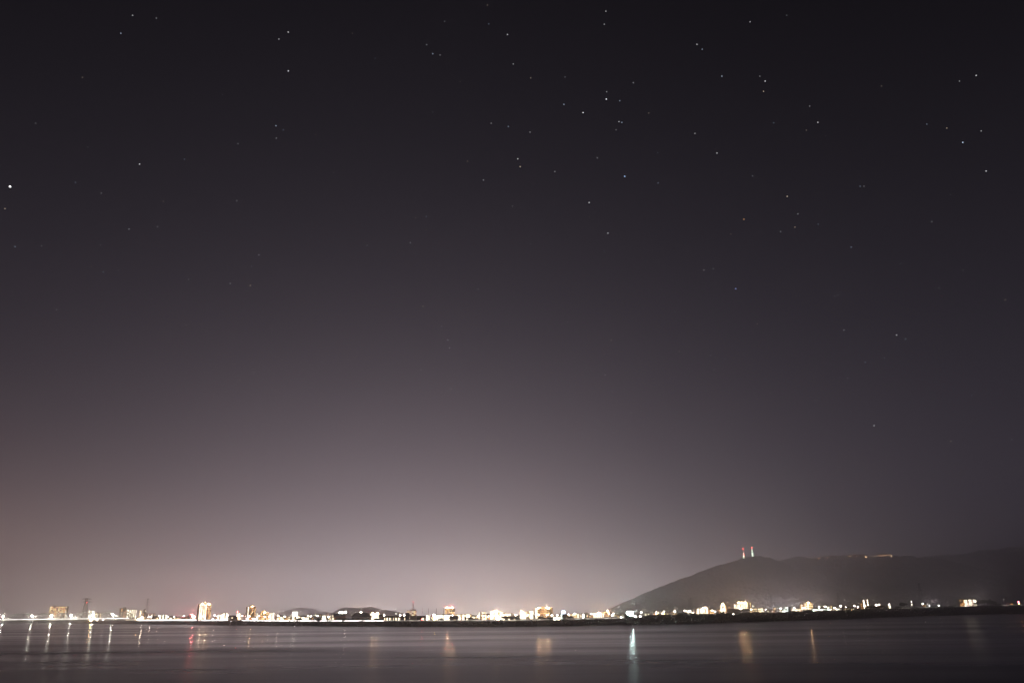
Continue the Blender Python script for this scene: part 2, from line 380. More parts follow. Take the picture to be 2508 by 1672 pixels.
# ------------------------------------------------------------------ generic makers
PANE = {}
def pane_mesh(w, h, key):
    k = (round(w, 2), round(h, 2), key)
    if k not in PANE: PANE[k] = MB().box(-w / 2, w / 2, -.10, .03, -h / 2, h / 2).mesh('window', WIN[key])
    return PANE[k]
def place(px0, px1, ytop, r, base_off=0.0):
    pm = (px0 + px1) / 2; P = at(pm, ytop, r); a = math.atan2(P.x, P.y)
    z0 = zground(a, r) + base_off
    W = (at(px1, ytop, r) - at(px0, ytop, r)).length
    return Vector((P.x, P.y, z0)), a, W, P.z - z0
def building(name, label, cat, px0, px1, ytop, r, cols, wall='tan', depth=None, yaw=0.0, pent=(), balc=True, fh=3.0, group=None, roof=None, tall=False, parapet=.8, lowz=0.0):
    P, a, W, H = place(px0, px1, ytop, r)
    H = max(H, 3.0); P.z -= lowz; H += lowz
    d = depth or min(14, max(8, W * .5)); yw = R(yaw)
    Wf = max(W * .45, (W - d * abs(math.sin(yw))) / math.cos(yw))
    root = empty(name, P, -a + yw); tag(root, label, cat, group)
    mw = WALL[wall]
    mb = MB().box(-Wf / 2, Wf / 2, 0, d, -1.0, H)
    t = .3
    for q in ((-Wf / 2, Wf / 2, 0, t), (-Wf / 2, Wf / 2, d - t, d), (-Wf / 2, -Wf / 2 + t, t, d - t), (Wf / 2 - t, Wf / 2, t, d - t)): mb.box(*q, H, H + parapet)
    mb.build('wall', mw, root)
    MB().box(-Wf / 2 + t + .01, Wf / 2 - t - .01, t + .01, d - t - .01, H + .01, H + .15).build('roof', ROOFG, root)
    nc = len(cols); nr = max(1, int(round((H - .6) / fh))); f = (H - .5) / nr; cw = Wf / max(nc, 1)
    for i, ch in enumerate(cols):
        if ch == ' ': continue
        x = -Wf / 2 + cw * (i + .5)
        for j in range(nr):
            key = ch
            if ch == 'm': key = rnd.choice('ooyywdd')
            elif ch == 'M': key = rnd.choice('owwyWd')
            elif ch in 'oywcp' and rnd.random() < .16: key = 'd'
            bright = key in 'Wc'
            w, h = (cw * .8, f * .86) if bright else (cw * .68, f * .58)
            link('window', pane_mesh(w, h, key), root, (x, 0, .3 + f * (j + .52)))
    if balc:
        for j in range(1, nr + 1):
            bm_ = MB().box(-Wf / 2 + .05, Wf / 2 - .05, -1.15, -.005, .3 + f * j - .14 - f * .04, .3 + f * j + .0 - f * .04)
            if j < nr: bm_.box(-Wf / 2 + .05, Wf / 2 - .05, -1.15, -1.05, .3 + f * j - f * .04 + .001, .3 + f * j + .42 - f * .04)
            bm_.build('balcony', mw, root)
    for (q0, q1, qt) in pent:
        A0 = at(q0, ytop, r); A1 = at(q1, ytop, r); zt = at((q0 + q1) / 2, qt, r).z - P.z
        u = Vector((math.cos(-a + yw), math.sin(-a + yw), 0)); c = (A0 + A1) / 2 - P; xm = c.dot(u); hw = (A1 - A0).length / 2
        pb = MB().box(xm - hw, xm + hw, d * .25, d * .7, H + .16, zt); pb.box(xm - hw - .25, xm + hw + .25, d * .25 - .25, d * .7 + .25, zt + .001, zt + .3)
        pb.build('penthouse', WALL['dark'] if wall in ('brown', 'dark') else mw, root)
    return root
def house(name, label, px0, px1, ytop, r, wall='cream', yaw=0.0, wins='yd', hip=False, group=None, cat='house', eave=.55, roofm=None, depth=None, lowz=0.0):
    P, a, W, H = place(px0, px1, ytop, r); H = max(3.6, H) + lowz; P.z -= lowz
    d = depth or max(6, min(16, W * .7)); yw = R(yaw); root = empty(name, P, -a + yw); tag(root, label, cat, group)
    he = H * eave; o = .6
    mb = MB().box(-W / 2, W / 2, 0, d, -1, he)
    if not hip:
        mb.poly([(-W / 2, 0, he + .001), (-W / 2, d, he + .001), (-W / 2, d / 2, H - .25)], [(0, 1, 2)]); mb.poly([(W / 2, 0, he + .001), (W / 2, d, he + .001), (W / 2, d / 2, H - .25)], [(0, 2, 1)])
    mb.build('wall', WALL[wall], root)
    rb = MB(); x0, x1 = -W / 2 - o, W / 2 + o; q = .16 * W if hip else 0; th = .22
    rb.poly([(x0, -o, he + .02), (x1, -o, he + .02), (x1, d + o, he + .02), (x0, d + o, he + .02), (x0 + q, d / 2, H), (x1 - q, d / 2, H),
             (x0, -o, he - th), (x1, -o, he - th), (x1, d + o, he - th), (x0, d + o, he - th)],
            [(0, 1, 5, 4), (2, 3, 4, 5), (1, 2, 5), (3, 0, 4), (0, 6, 7, 1), (1, 7, 8, 2), (2, 8, 9, 3), (3, 9, 6, 0)])
    rf = rb.build('roof', roofm or ROOF, root)
    MB().box(x0 + q, x1 - q, d / 2 - .2, d / 2 + .2, H - .05, H + .22).build('ridge_cap', roofm or ROOF, rf)
    n = len(wins); cw = W / n; rows = 2 if he > 5 else 1
    for i, ch in enumerate(wins):
        if ch == ' ': continue
        for j in range(rows):
            key = rnd.choice('oyyddw') if ch == 'm' else ch
            link('window', pane_mesh(min(cw * .6, 3.2), he / rows * .45, key), root, (-W / 2 + cw * (i + .5), 0, he / rows * (j + .55)))
    return root
LH = {}
def lamp(name, label, px, py, r, m, head=.6, cat='street lamp', group=None, post=True, loc=None, zb=None, arm=True):
    P = loc or at(px, py, r); a = math.atan2(P.x, P.y)
    z0 = zground(a, math.hypot(P.x, P.y)) if zb is None else zb
    root = empty(name, (P.x, P.y, z0), -a); tag(root, label, cat, group); h = max(1.5, P.z - z0)
    if post:
        k = ('post', round(h, 1))
        if k not in LH: LH[k] = MB().bar((0, .3, -.3), (0, .3, h + .3), .14, .08, 6).bar((0, .3, h + .3), (0, -.1, h + .42), .08, .07, 6).mesh('pole', STEEL)
        link('pole', LH[k], root)
    k = ('head', m.name, head)
    if k not in LH: LH[k] = MB().ball((0, 0, 0), head, 1, 1, .85, 6, 5).mesh("lamp_head", m)
    link('lamp_head', LH[k], root, (0, -.25, h))
    k = ('hood', head)
    if k not in LH: LH[k] = MB().bar((0, 0, head * .86), (0, 0, head * 1.05), head * .8, head * .3, 8).mesh('hood', STEEL)
    link('hood', LH[k], root, (0, -.25, h))
    return root
# trees: crowns of many leaf faces
def crown_mesh(seed, n=650, lobes=9, leaf=.11):
    g_ = np.random.default_rng(seed)
    cs = g_.normal(0, .42, (lobes, 3)) * np.array([1, 1, .6]); rs = g_.uniform(.32, .62, lobes)
    k = g_.integers(0, lobes, n); dirs = g_.normal(0, 1, (n, 3)); dirs /= np.linalg.norm(dirs, axis=1)[:, None]
    p = cs[k] + dirs * (rs[k] * g_.uniform(.35, 1.05, n) ** .6)[:, None]
    u = g_.normal(0, 1, (n, 3)); u /= np.linalg.norm(u, axis=1)[:, None]; w = np.cross(u, g_.normal(0, 1, (n, 3))); w /= np.linalg.norm(w, axis=1)[:, None]
    s = (leaf * g_.uniform(.7, 1.7, n))[:, None]
    V = np.stack([p - u * s, p + w * s * .6, p + u * s, p - w * s * .6], 1).reshape(-1, 3)
    Q = np.arange(n * 4).reshape(n, 4); return arr_mesh('crown', V, Q, LEAF)
CROWNS = [crown_mesh(100 + i) for i in range(5)]
TRUNKS = []
for i in range(3):
    t_ = MB().bar((0, 0, -.3), (.02, .01, .45), .055, .035, 7).bar((.02, .01, .44), (.0, .03, .8), .034, .015, 6)
    for k in range(5):
        aa_ = k * 1.26 + i; t_.bar((.01, .01, .38 + .07 * k), (.26 * math.cos(aa_), .26 * math.sin(aa_), .62 + .07 * k), .02, .006, 5)
    TRUNKS.append(t_.mesh('trunk', BARK))
def tree(label, px0, px1, ytop, r, group=None, ybase=None, name='tree', k=None):
    pm = (px0 + px1) / 2; P = at(pm, ytop, r); a = math.atan2(P.x, P.y); z0 = zground(a, r) if ybase is None else at(pm, ybase, r).z
    W = (at(px1, ytop, r) - at(px0, ytop, r)).length; H = max(2.5, P.z - z0)
    root = empty(name, (P.x, P.y, z0), rnd.uniform(0, 6.28)); tag(root, label, 'tree', group)
    i = rnd.randrange(5) if k is None else k
    link('trunk', TRUNKS[i % 3], root, scl=(H, H, H))
    ch = max(.62 * H, .3 * W)
    link('crown', CROWNS[i], root, (0, 0, H - ch * .52), scl=(W * .53, W * .53, ch * .68))
    return root
def pylon(name, label, px, ytop, r, w_bot=7.0, w_top=1.8, arms=3, beacon=None, m=STEELD, t=.32, lean=0, cat='pylon', bands=None):
    P = at(px, ytop, r); a = math.atan2(P.x, P.y); z0 = zground(a, r); H = P.z - z0
    root = empty(name, (P.x, P.y, z0), -a + lean); tag(root, label, cat)
    n = 9; lv = [(H * (i / n) ** .85, (w_bot + (w_top - w_bot) * min(1, (i / n) * 1.25)) / 2) for i in range(n + 1)]
    sg = [(-1, -1), (1, -1), (1, 1), (-1, 1)]
    for k, (sx, sy) in enumerate(sg):
        mb = MB()
        for i in range(n): mb.bar((sx * lv[i][1], sy * lv[i][1], lv[i][0]), (sx * lv[i + 1][1], sy * lv[i + 1][1], lv[i + 1][0]), t, t)
        mb.build('leg', m, root)
    for i in range(n):
        mb = MB(); z, h = lv[i]; z2, h2 = lv[i + 1]
        for k in range(4):
            s1, s2 = sg[k], sg[(k + 1) % 4]
            mb.bar((s1[0] * h, s1[1] * h, z), (s2[0] * h2, s2[1] * h2, z2), t * .55).bar((s2[0] * h, s2[1] * h, z), (s1[0] * h2, s1[1] * h2, z2), t * .55).bar((s1[0] * h2, s1[1] * h2, z2), (s2[0] * h2, s2[1] * h2, z2), t * .5)
        mb.build('bracing', (bands[i % 2] if bands else m), root)
    for k in range(arms):
        z = H * (.97 - .13 * k); L = w_top * (1.9 + .35 * (k == 1)) + 1.2
        mb = MB()
        for s in (-1, 1): mb.bar((0, 0, z + .6), (s * L, 0, z), t * .8, t * .4).bar((0, 0, z - .7), (s * L, 0, z - .05), t * .6, t * .4).bar((s * L, 0, z), (s * L, 0, z - 1.5), t * .4)
        mb.build('crossarm', m, root)
    for (bz, bm_, br) in (beacon or ()):
        MB().ball((0, -w_top * .5 - .3, H * bz), br).build('beacon', bm_, root)
    return root

# ------------------------------------------------------------------ tall blocks and other big buildings, left to right
AB = 'apartment block'
B = building
B('apartment_block', 'wide warm lit apartment block behind the truss bridge with a dark roof box', AB, 120, 167, 1484.5, 2150, 'yoyoyyoyow', 'tan', yaw=-14, pent=((127, 135, 1482),))
B('low_building', 'small dazzling white lit building right of the lattice tower behind the bridge', 'building', 218, 232, 1495, 1950, 'WcWc', 'white', balc=False)
B('low_building', 'pale low block with pointed roof box beside the dazzling white building', 'building', 234, 248, 1500.5, 1960, 'ywdy', 'cream', pent=((236, 241, 1498),), balc=False)
B('office_block', 'brown stepped office block left of the block with white light columns', 'office block', 294, 311, 1489, 1980, 'dmdmo', 'brown', pent=((303, 309, 1486.5),), yaw=8)
B('apartment_block', 'block with five dazzling white vertical light columns near the bridge end', AB, 311, 335, 1492, 1900, 'WWdWdWdWdW', 'white')
B('tower_house', 'narrow yellow lit tower house beside the bridge end', 'building', 341, 348, 1494, 1700, 'yWy', 'cream', balc=False)
B('tower_house', 'narrow dark brown house with one lit column beside the yellow tower', 'building', 351, 358, 1493, 1750, 'odm', 'brown', pent=((353, 356, 1490.5),), balc=False)
B('warehouse', 'long low shed with a glowing pinkish upper wall near the bridge end', 'warehouse', 357, 381, 1502, 1720, 'pppppppp', 'pink', balc=False, fh=5)
B('low_building', 'small greenish lit block among the houses right of the pinkish shed', 'building', 389, 399, 1506, 1560, 'dcdy', 'grey', balc=False)
B('low_building', 'small block with scattered white lights left of the red lamp', 'building', 399, 410, 1504.5, 1580, 'cdwc', 'grey', balc=False)
B('apartment_block', 'tallest left hand tower block with bright yellow window columns and roof tower', AB, 486, 520, 1479, 1560, 'dWyWdWyWodyoy', 'tan', yaw=10, pent=((501, 505.5, 1472.5),))
B('low_building', 'low white lit block just right of the tallest left hand tower', 'building', 535, 545, 1503.5, 1380, 'WdWW', 'white')
B('apartment_block', 'bright white lit block left of the dark sluice gate tower', AB, 545, 559.5, 1500.5, 1400, 'WWdWW', 'white')
B('apartment_block', 'white lit block just right of the dark sluice gate tower', AB, 580, 589.5, 1500, 1400, 'WyWW', 'white')
B('low_building', 'pinkish low block between the sluice gate tower and the brown tower block', 'building', 590, 603, 1505, 1420, 'pwpdp', 'pink', balc=False)
B('apartment_block', 'brown tower block with a white light column and orange windows', AB, 604, 629, 1485.5, 1520, 'dWdoomodyo', 'brown', yaw=12, pent=((616.5, 621, 1480),))
B('low_building', 'narrow white lit slab right of the brown tower block', 'building', 629.5, 633.5, 1500, 1450, 'Wy', 'white', balc=False)
B('apartment_block', 'orange lit stepped apartment block left of two thin white slabs', AB, 636, 661, 1500, 1440, 'ommyodmow', 'tan', pent=((640, 650, 1494.5),))
B('low_building', 'left one of two thin white lit slabs beside the orange stepped block', 'building', 662, 665.5, 1499.5, 1430, 'W', 'white', balc=False)
B('low_building', 'right one of two thin white lit slabs beside the orange stepped block', 'building', 668, 671.5, 1499.5, 1430, 'W', 'white', balc=False)
B('apartment_block', 'dim pinkish block right of the two thin white slabs', AB, 673, 680, 1502, 1500, 'pdm', 'pink', balc=False)
B('shop', 'low shop with a cube of dazzling white signboxes on its roof below the pale hill', 'shop', 706, 736, 1508, 1180, 'wyWyWw', 'cream', balc=False, pent=((716, 728, 1498),))
B('shop', 'low lit shop front left of the white cube sign below the pale hill', 'shop', 683, 704, 1509.5, 1200, 'yWwyo', 'cream', balc=False)
B('shop', 'low shop with bright slanting canopy right of the white cube sign', 'shop', 738, 757, 1510, 1150, 'WWyWW', 'white', balc=False)
B('low_building', 'slim white lit block between the pale hill and dark tree', 'building', 772.5, 776.5, 1502.5, 1500, 'Wd', 'white', balc=False)
B('apartment_block', 'dim cream block with few lit windows below the dip in the hills', AB, 778, 789, 1504, 1600, 'ydom', 'cream')
B('low_building', 'small bright white block left of the orange walled hall', 'building', 790, 797, 1506.5, 1250, 'WWW', 'white', balc=False)
B('apartment_block', 'faint pinkish block behind the small bright white block', AB, 797.5, 805, 1500.5, 1900, 'pdp', 'pink')
B('apartment_block', 'white framed block with square lit windows beside the orange walled hall', AB, 808, 818.5, 1504.5, 1300, 'wdww', 'white')
B('shop', 'dazzling white lit store between the dark roofed hall and the brick house', 'shop', 907, 930, 1502.5, 1050, 'WWWWWW', 'white', balc=False, fh=4)
B('school_building', 'long dark school building with two rows of tiny lit windows on the dike', 'school', 938, 993, 1509.5, 640, 'dwdwdwwdwdwdwwdwdw', 'dark', balc=False, fh=3.4, depth=12)
B('stair_tower', 'dark stair tower standing out above the long school roof', 'building', 992.5, 1003, 1502.5, 650, '', 'dark', balc=False, depth=8)
B('gymnasium', 'tan windowless block at the right end of the long school', 'school', 1003.5, 1020, 1509, 640, '', 'tan', balc=False, depth=14)
B('school_building', 'dark low block right of the tan windowless block', 'school', 1020.5, 1043, 1509.5, 655, 'ddddwd', 'dark', balc=False, depth=12)
B('office_block', 'pinkish white office block carrying the red and white mast', 'office block', 995, 1021, 1495, 1500, 'pywpwyp', 'pink', pent=((1004, 1019, 1491.5),))
B('low_building', 'slim dazzling white block left of the net poles', 'building', 1044, 1052, 1505, 1150, 'WW', 'white', balc=False)
B('apartment_block', 'cream block with three red lamps on its roof behind the net poles', AB, 1089.5, 1114, 1488.5, 1480, 'yooyoyoy', 'cream')
B('shop', 'broad dazzling white low store in front of the block with three red lamps', 'shop', 1069, 1106, 1504.5, 1100, 'WWWWWWWW', 'white', balc=False, fh=4.5)
B('shop', 'long cream lit store right of the block with three red lamps', 'shop', 1114.5, 1155, 1503.5, 1200, 'yWWyWyWWy', 'cream', balc=False, fh=4)
B('apartment_block', 'white topped block behind the dark brown striped block', AB, 1172, 1192, 1497.5, 1400, 'WyWyW', 'white')
B('apartment_block', 'dark brown block striped with white light columns near the floodlit yard', AB, 1176, 1201, 1503, 1150, 'doWdWodmo', 'brown')
B('apartment_block', 'wide dazzling white block behind the pointed floodlight', AB, 1201, 1231, 1497, 1350, 'WWyWWyWW', 'cream', pent=((1207, 1214, 1494.5),))
B('apartment_block', 'dim tan block with a column of small windows right of the pointed floodlight', AB, 1231.5, 1240, 1500, 1450, 'mom', 'tan')
B('apartment_block', 'pinkish white block left of the chimney topped white block', AB, 1241, 1256, 1500.5, 1400, 'WyWdp', 'pink')
B('low_building', 'low dim tan block beside the pinkish white block', 'building', 1256.5, 1265, 1503, 1480, 'dyo', 'tan')
B('apartment_block', 'dazzling white block topped by a thin dark tower', AB, 1274, 1288, 1500, 1300, 'WWWW', 'white', pent=((1275.5, 1279.5, 1492),))
B('apartment_block', 'beige block with dim windows left of the large orange block', AB, 1289, 1298, 1496.5, 1380, 'ydy', 'cream')
B('apartment_block', 'slim white lit slab against the large orange block', AB, 1298, 1305.5, 1495, 1340, 'WW', 'white')
B('apartment_block', 'largest orange lit apartment block with a small box on its flat roof', AB, 1307, 1353, 1488.5, 1420, 'dWWoooooooyyodyydm', 'tan', yaw=-9, pent=((1326, 1330, 1484.5),))
B('shop', 'small dazzling white shop at the foot of the largest orange block', 'shop', 1355, 1372, 1509.5, 900, 'WcWW', 'white', balc=False, fh=4)
B('office_block', 'bluish lit office under the glowing blue white sign', 'office block', 1369, 1385.5, 1503, 1100, 'dcdd', 'grey', balc=False, pent=((1363.5, 1367, 1501),))
B('apartment_block', 'long yellowish lit slab block right of the blue white sign', AB, 1386.5, 1420, 1502.5, 1350, 'yyWyyWyyyWy', 'cream')
B('apartment_block', 'dim low block right of the long yellowish slab', AB, 1421, 1434, 1505, 1500, 'mdom', 'tan')
B('apartment_block', 'beige block left of the block with four white columns', AB, 1437, 1452.5, 1504, 1480, 'odyoo', 'tan', pent=((1434, 1440, 1499),))
B('apartment_block', 'block with bright white columns left of the orange windowed block', AB, 1453.5, 1479, 1501, 1380, 'WWdWdWdWdW', 'white')
B('apartment_block', 'brown block with rows of orange windows at the foot of the steep hill', AB, 1479.5, 1497, 1496.5, 1420, 'oodood', 'brown', pent=((1488, 1494, 1492.5),))
B('low_building', 'small dim house block left of the cold white floodlight', 'building', 1512, 1524, 1509, 1000, 'ydo', 'tan', balc=False)
B('low_building', 'pale hut lit by the cold white floodlight', 'building', 1526.5, 1536, 1506, 900, 'wy', 'white', balc=False)
B('low_building', 'small pale block with a taller pale box between the spur and the warehouse', 'building', 1636, 1658, 1504, 1200, 'yd ymo', 'cream', balc=False, pent=((1642, 1648, 1498),))
B('warehouse', 'black low warehouse left of the white blocks under the twin pylon', 'warehouse', 1660, 1684, 1504.5, 760, '', 'dark', balc=False, depth=12)
B('apartment_block', 'small dazzling white block left of the twin pylon foot', AB, 1674, 1688, 1494, 1450, 'oWWW', 'white')
B('low_building', 'orange and white low block at the foot of the twin pylon', 'building', 1689, 1699, 1498, 1400, 'oWW', 'tan', balc=False)
B('apartment_block', 'pale left wing of the bright stepped apartments right of the twin pylon', AB, 1697, 1704, 1491.5, 1420, 'pd', 'pink')
B('apartment_block', 'bright white striped middle wing of the stepped apartments below the ring', AB, 1704, 1719, 1489.5, 1400, 'yWWdWW', 'white')
B('apartment_block', 'highest dazzling wing of the stepped apartments right of the ring', AB, 1719, 1733.5, 1487, 1430, 'WWyWW', 'white')
B('apartment_block', 'tan right wing of the stepped apartments with dim windows', AB, 1733.5, 1749, 1492, 1410, 'omyoyo', 'tan', pent=((1734, 1740, 1488),))
B('apartment_block', 'low orange wing left of the tall white columned block', AB, 1757, 1765, 1491, 1420, 'oom', 'tan')
B('apartment_block', 'tall slim block with one white column beside the tan tower', AB, 1764.5, 1775.5, 1480.5, 1400, 'WdW', 'white')
B('apartment_block', 'tall tan tower behind the black warehouse roof', AB, 1775.5, 1788, 1479.5, 1430, 'ommo', 'tan', pent=((1776, 1782, 1475.5),))
B('apartment_block', 'narrow bright left wing of the dazzling block above the black warehouse', AB, 1798, 1806, 1479, 1480, 'WyW', 'white')
B('apartment_block', 'dazzling yellow white block rising above the black warehouse', AB, 1806, 1829, 1475.5, 1460, 'WWyWyWyW', 'cream', pent=((1805, 1811, 1472.5),))
B('office_block', 'tan stepped office with dark flat roof right of the dazzling block', 'office block', 1829, 1842, 1475, 1500, 'ydyd', 'tan')
B('office_block', 'open floored lit office stepping down right of the tan office', 'office block', 1842, 1850.5, 1481, 1490, 'cwd', 'grey')
B('low_building', 'broad low white building with even windows below the stepped offices', 'building', 1840, 1868, 1488, 1300, 'wywywywyWW', 'white', balc=False)
B('warehouse', 'black flat roofed warehouse in front of the dazzling yellow white block', 'warehouse', 1780, 1835, 1491.5, 1150, '', 'dark', balc=False, depth=16)
B('low_building', 'small yellow lit block at the foot of the thin pylon', 'building', 1893, 1899, 1487.5, 1500, 'oy', 'tan', balc=False)
B('apartment_block', 'cold white lit block with a dark right flank near the thin pylon', AB, 1915, 1930, 1485.5, 1450, 'cccc', 'white')
B('low_building', 'dark slim block against the cold white lit block', 'building', 1930, 1936.5, 1486, 1460, 'dd', 'dark', balc=False)
B('shop', 'dazzling yellow white low store left of the twin orange towers', 'shop', 1941, 1960, 1490.5, 1350, 'WyWWyW', 'white', balc=False, fh=4)
B('apartment_block', 'left orange trimmed tower of the pair above the low store', AB, 1959, 1970, 1479, 1420, 'oWdo', 'tan', pent=((1963, 1967, 1473.5),))
B('apartment_block', 'right cream tower of the pair above the low store', AB, 1970, 1989.5, 1476, 1440, 'WyWyyy', 'cream')
B('factory', 'long dazzling white lit factory left of the dim pylon', 'factory', 1985, 2036, 1490.5, 1250, 'ccWccWcccW', 'white', balc=False, fh=4.5, depth=16)
B('low_building', 'pale square tower at the right end of the dazzling white factory', 'building', 2034, 2040, 1481.5, 1400, 'yd', 'cream', balc=False)
B('factory', 'low white lit shed just right of the dim pylon', 'factory', 2043, 2062, 1493, 1280, 'cWcWc', 'white', balc=False, fh=4)
B('low_building', 'faint grey block between the two round black trees', 'building', 2140, 2172, 1483.5, 1500, 'd o d', 'tan', balc=False)
B('low_building', 'narrow block with stacked white lights right of the round black trees', 'building', 2176, 2181, 1480.5, 1350, 'W', 'tan', balc=False)
B('apartment_block', 'long low block with a row of dazzling pinkish white lights by the wooded mound', AB, 2346, 2390, 1467.5, 1950, 'doooWWpWWpWW', 'tan', balc=True)
B('low_building', 'low dim shed right of the wooded mound near the right edge', 'building', 2465, 2482, 1476.5, 1850, 'do', 'tan', balc=False)

# strong lamps added to the fronts to throw streaks on the river
def wall_lamps(key, n, m, f=1.0, rad=.36):
    o = next(o for o in bpy.data.objects if o.get('label') and key in o['label'] and o.get('category'))
    w = next(c for c in o.children if c.name.startswith('wall')).data.vertices; xs_ = [v.co.x for v in w]; W = max(xs_) - min(xs_); H = max(v.co.z for v in w)
    me = MB().ball((0, 0, 0), rad, 1, .7, .8, 6, 5).mesh('wall_lamp', m)
    for i in range(n): link('wall_lamp', me, o, (-W / 2 + W * (i + .5) / n, -1.15 - rad * .75, H * f))
for a_ in (('tallest left hand tower block', 2, WALLW), ('brown tower block with a white', 1, WALLO), ('orange lit stepped apartment', 1, WALLO), ('dazzling white lit store between', 2, WALLO), ('three red lamps on its roof', 2, WALLOC), ('wide dazzling white block behind', 1, WALLOC), ('dazzling white block topped', 1, WALLOC), ('bright white columns left of the orange', 1, WALLOC),
           ('largest orange lit apartment', 2, WALLOC), ('rows of orange windows at the foot', 1, WALLOC), ('highest dazzling wing', 1, WALLO), ('tall slim block with one white column', 1, WALLO), ('dazzling yellow white block rising', 3, WALLO), ('right cream tower of the pair', 1, WALLO)):
    wall_lamps(*a_)

# lit sign cube, blue white roof sign
def sign(name, label, px0, px1, yt, yb, r, m, legs=True):
    P0, P1, Pb = at(px0, yt, r), at(px1, yt, r), at((px0 + px1) / 2, yb, r); W = (P1 - P0).length; H = P0.z - Pb.z; a = math.atan2(Pb.x, Pb.y)
    root = empty(name, Pb, -a); tag(root, label, 'sign')
    MB().box(-W / 2, W / 2, -.6, .6, .3, H).build('light_panel', m, root)
    MB().box(-W / 2 - .15, W / 2 + .15, -.5, .5, H + .002, H + .25).box(-W / 2 - .15, W / 2 + .15, -.5, .5, .0, .298).build('frame', STEEL, root)
    for s in (-1, 1): MB().bar((s * W * .35, 0, -3.2), (s * W * .35, 0, -.001), .15).build('leg', STEEL, root)
sign('roof_sign', 'glowing blue white square sign on the bluish office roof', 1375.5, 1384, 1495, 1502, 1105, LAMPBL)
sign('roof_sign', 'dazzling white square sign cube below the pale far hill', 716, 728, 1498, 1507, 1178, emat('sign_white', (1, .93, .82), 14, sample=False))

# hall and houses with pitched roofs
house('hall', 'orange walled hall with a dark pitched roof at the foot of the wooded hill', 819, 841, 1501.5, 780, 'brick', 0, 'oyoo', cat='hall', eave=.66, depth=14)
house('house', 'bright orange gabled house joined to the orange walled hall', 841.5, 852, 1500.5, 770, 'brick', 90, 'oo', cat='house', eave=.72, depth=8)
house('hall', 'wide hall with a broad black hipped roof left of the dazzling store', 862, 906, 1499.5, 800, 'brown', -6, 'd d d d', hip=True, cat='hall', eave=.55, depth=18)
house('house', 'small brick red house left of the long dark school', 929, 938, 1504.5, 700, 'brick', 0, 'od', eave=.65)
house('house', 'dark pitched roof house in front of the long cream store', 1105, 1122, 1512, 600, 'brown', 10, 'dyd', eave=.5)
house('carport', 'dark low carport with a row of hanging lamps left of the chimney topped block', 1230, 1270, 1512.5, 640, 'dark', 0, 'wdwdwd', cat='carport', eave=.7)
house('house', 'dim roof house right of the low white factory shed', 2064, 2076, 1488.5, 1200, 'tan', 8, 'dyd', eave=.6)
house('house', 'second dim roof house right of the low white factory shed', 2077, 2088, 1487.5, 1250, 'tan', -8, 'ddy', eave=.6)
house('house', 'small red lit house on the dike near the right edge', 2258, 2267, 1474.5, 1500, 'brick', 0, 'oy', eave=.6)
hs = [((360, 480, 14), 1650, 'small low house among faint lights between the bridge end and the red lamp', 'low houses right of the bridge end'),
      ((525, 640, 8), 1650, 'small low house in the row below the sluice gate and brown tower blocks', 'low houses near the sluice gate'),
      ((680, 815, 20), 1450, 'small low house with warm windows in the town row below the far hills', 'low houses below the far hills'),
      ((1046, 1300, 24), 1600, 'small low house with warm windows in the row below the central blocks', 'low houses below the central blocks'),
      ((1390, 1530, 13), 1560, 'small low house in the row below the slab blocks left of the steep hill', 'low houses left of the steep hill'),
      ((1560, 1680, 9), 1300, 'small low house among trees below the low spur', 'low houses below the low spur'),
      ((1865, 2180, 22), 1650, 'small low house among the lights below the foothills', 'low houses below the foothills')]
for (p0, p1, n), r0, lb, gp in hs:
    for i in range(n):
        p = p0 + (p1 - p0) * (i + rnd.uniform(.1, .9)) / n; r = r0 + rnd.uniform(-90, 140)
        wpx = rnd.uniform(8, 13); P = at(p, 1500, r); zt = zground(math.atan2(P.x, P.y), r) + rnd.uniform(5.5, 7.5)
        yt = 1500 - (zt - P.z) / (at(p, 1499, r).z - P.z)
        house('house', lb, p - wpx / 2, p + wpx / 2, yt, r, rnd.choice(['cream', 'tan', 'white', 'brown', 'grey']), rnd.uniform(-35, 35), rnd.choice(['yW', 'ow', 'WwW', 'oyW', 'yy', 'wWd', 'Wd', 'dm']), group=gp, eave=.62)

# sluice gate tower standing in the river bank
P = at(570.5, 1531, r_water(azof(570)) + 6); ga = math.atan2(P.x, P.y); gz = 0.0
root = empty('sluice_gate', (P.x, P.y, 0), -ga); tag(root, 'dark brown sluice gate tower standing on the river bank', 'sluice gate')
gt = at(570.5, 1507, math.hypot(P.x, P.y)).z; gw = (at(579, 1510, math.hypot(P.x, P.y)) - at(562, 1510, math.hypot(P.x, P.y))).length
MB().box(-gw / 2, gw / 2, 0, 5, gt * .58, gt).build('gate_house', WALL['brown'], root)
MB().box(-gw / 2 - .3, gw / 2 + .3, -.3, 5.3, gt + .001, gt + .35).build('roof', ROOF, root)
for s in (-1, 1): MB().box(s * gw * .42 - .7, s * gw * .42 + .7, .4, 4.6, -2, gt * .58 - .001).build('pier', CONC, root)
MB().box(-gw * .42 + .72, gw * .42 - .72, 2, 2.4, -1.5, gt * .38).build('gate_leaf', STEELD, root)
link('window', pane_mesh(.9, .9, 'w'), root, (-gw * .22, 0, gt * .78)); link('window', pane_mesh(.9, .9, 'd'), root, (gw * .22, 0, gt * .78))

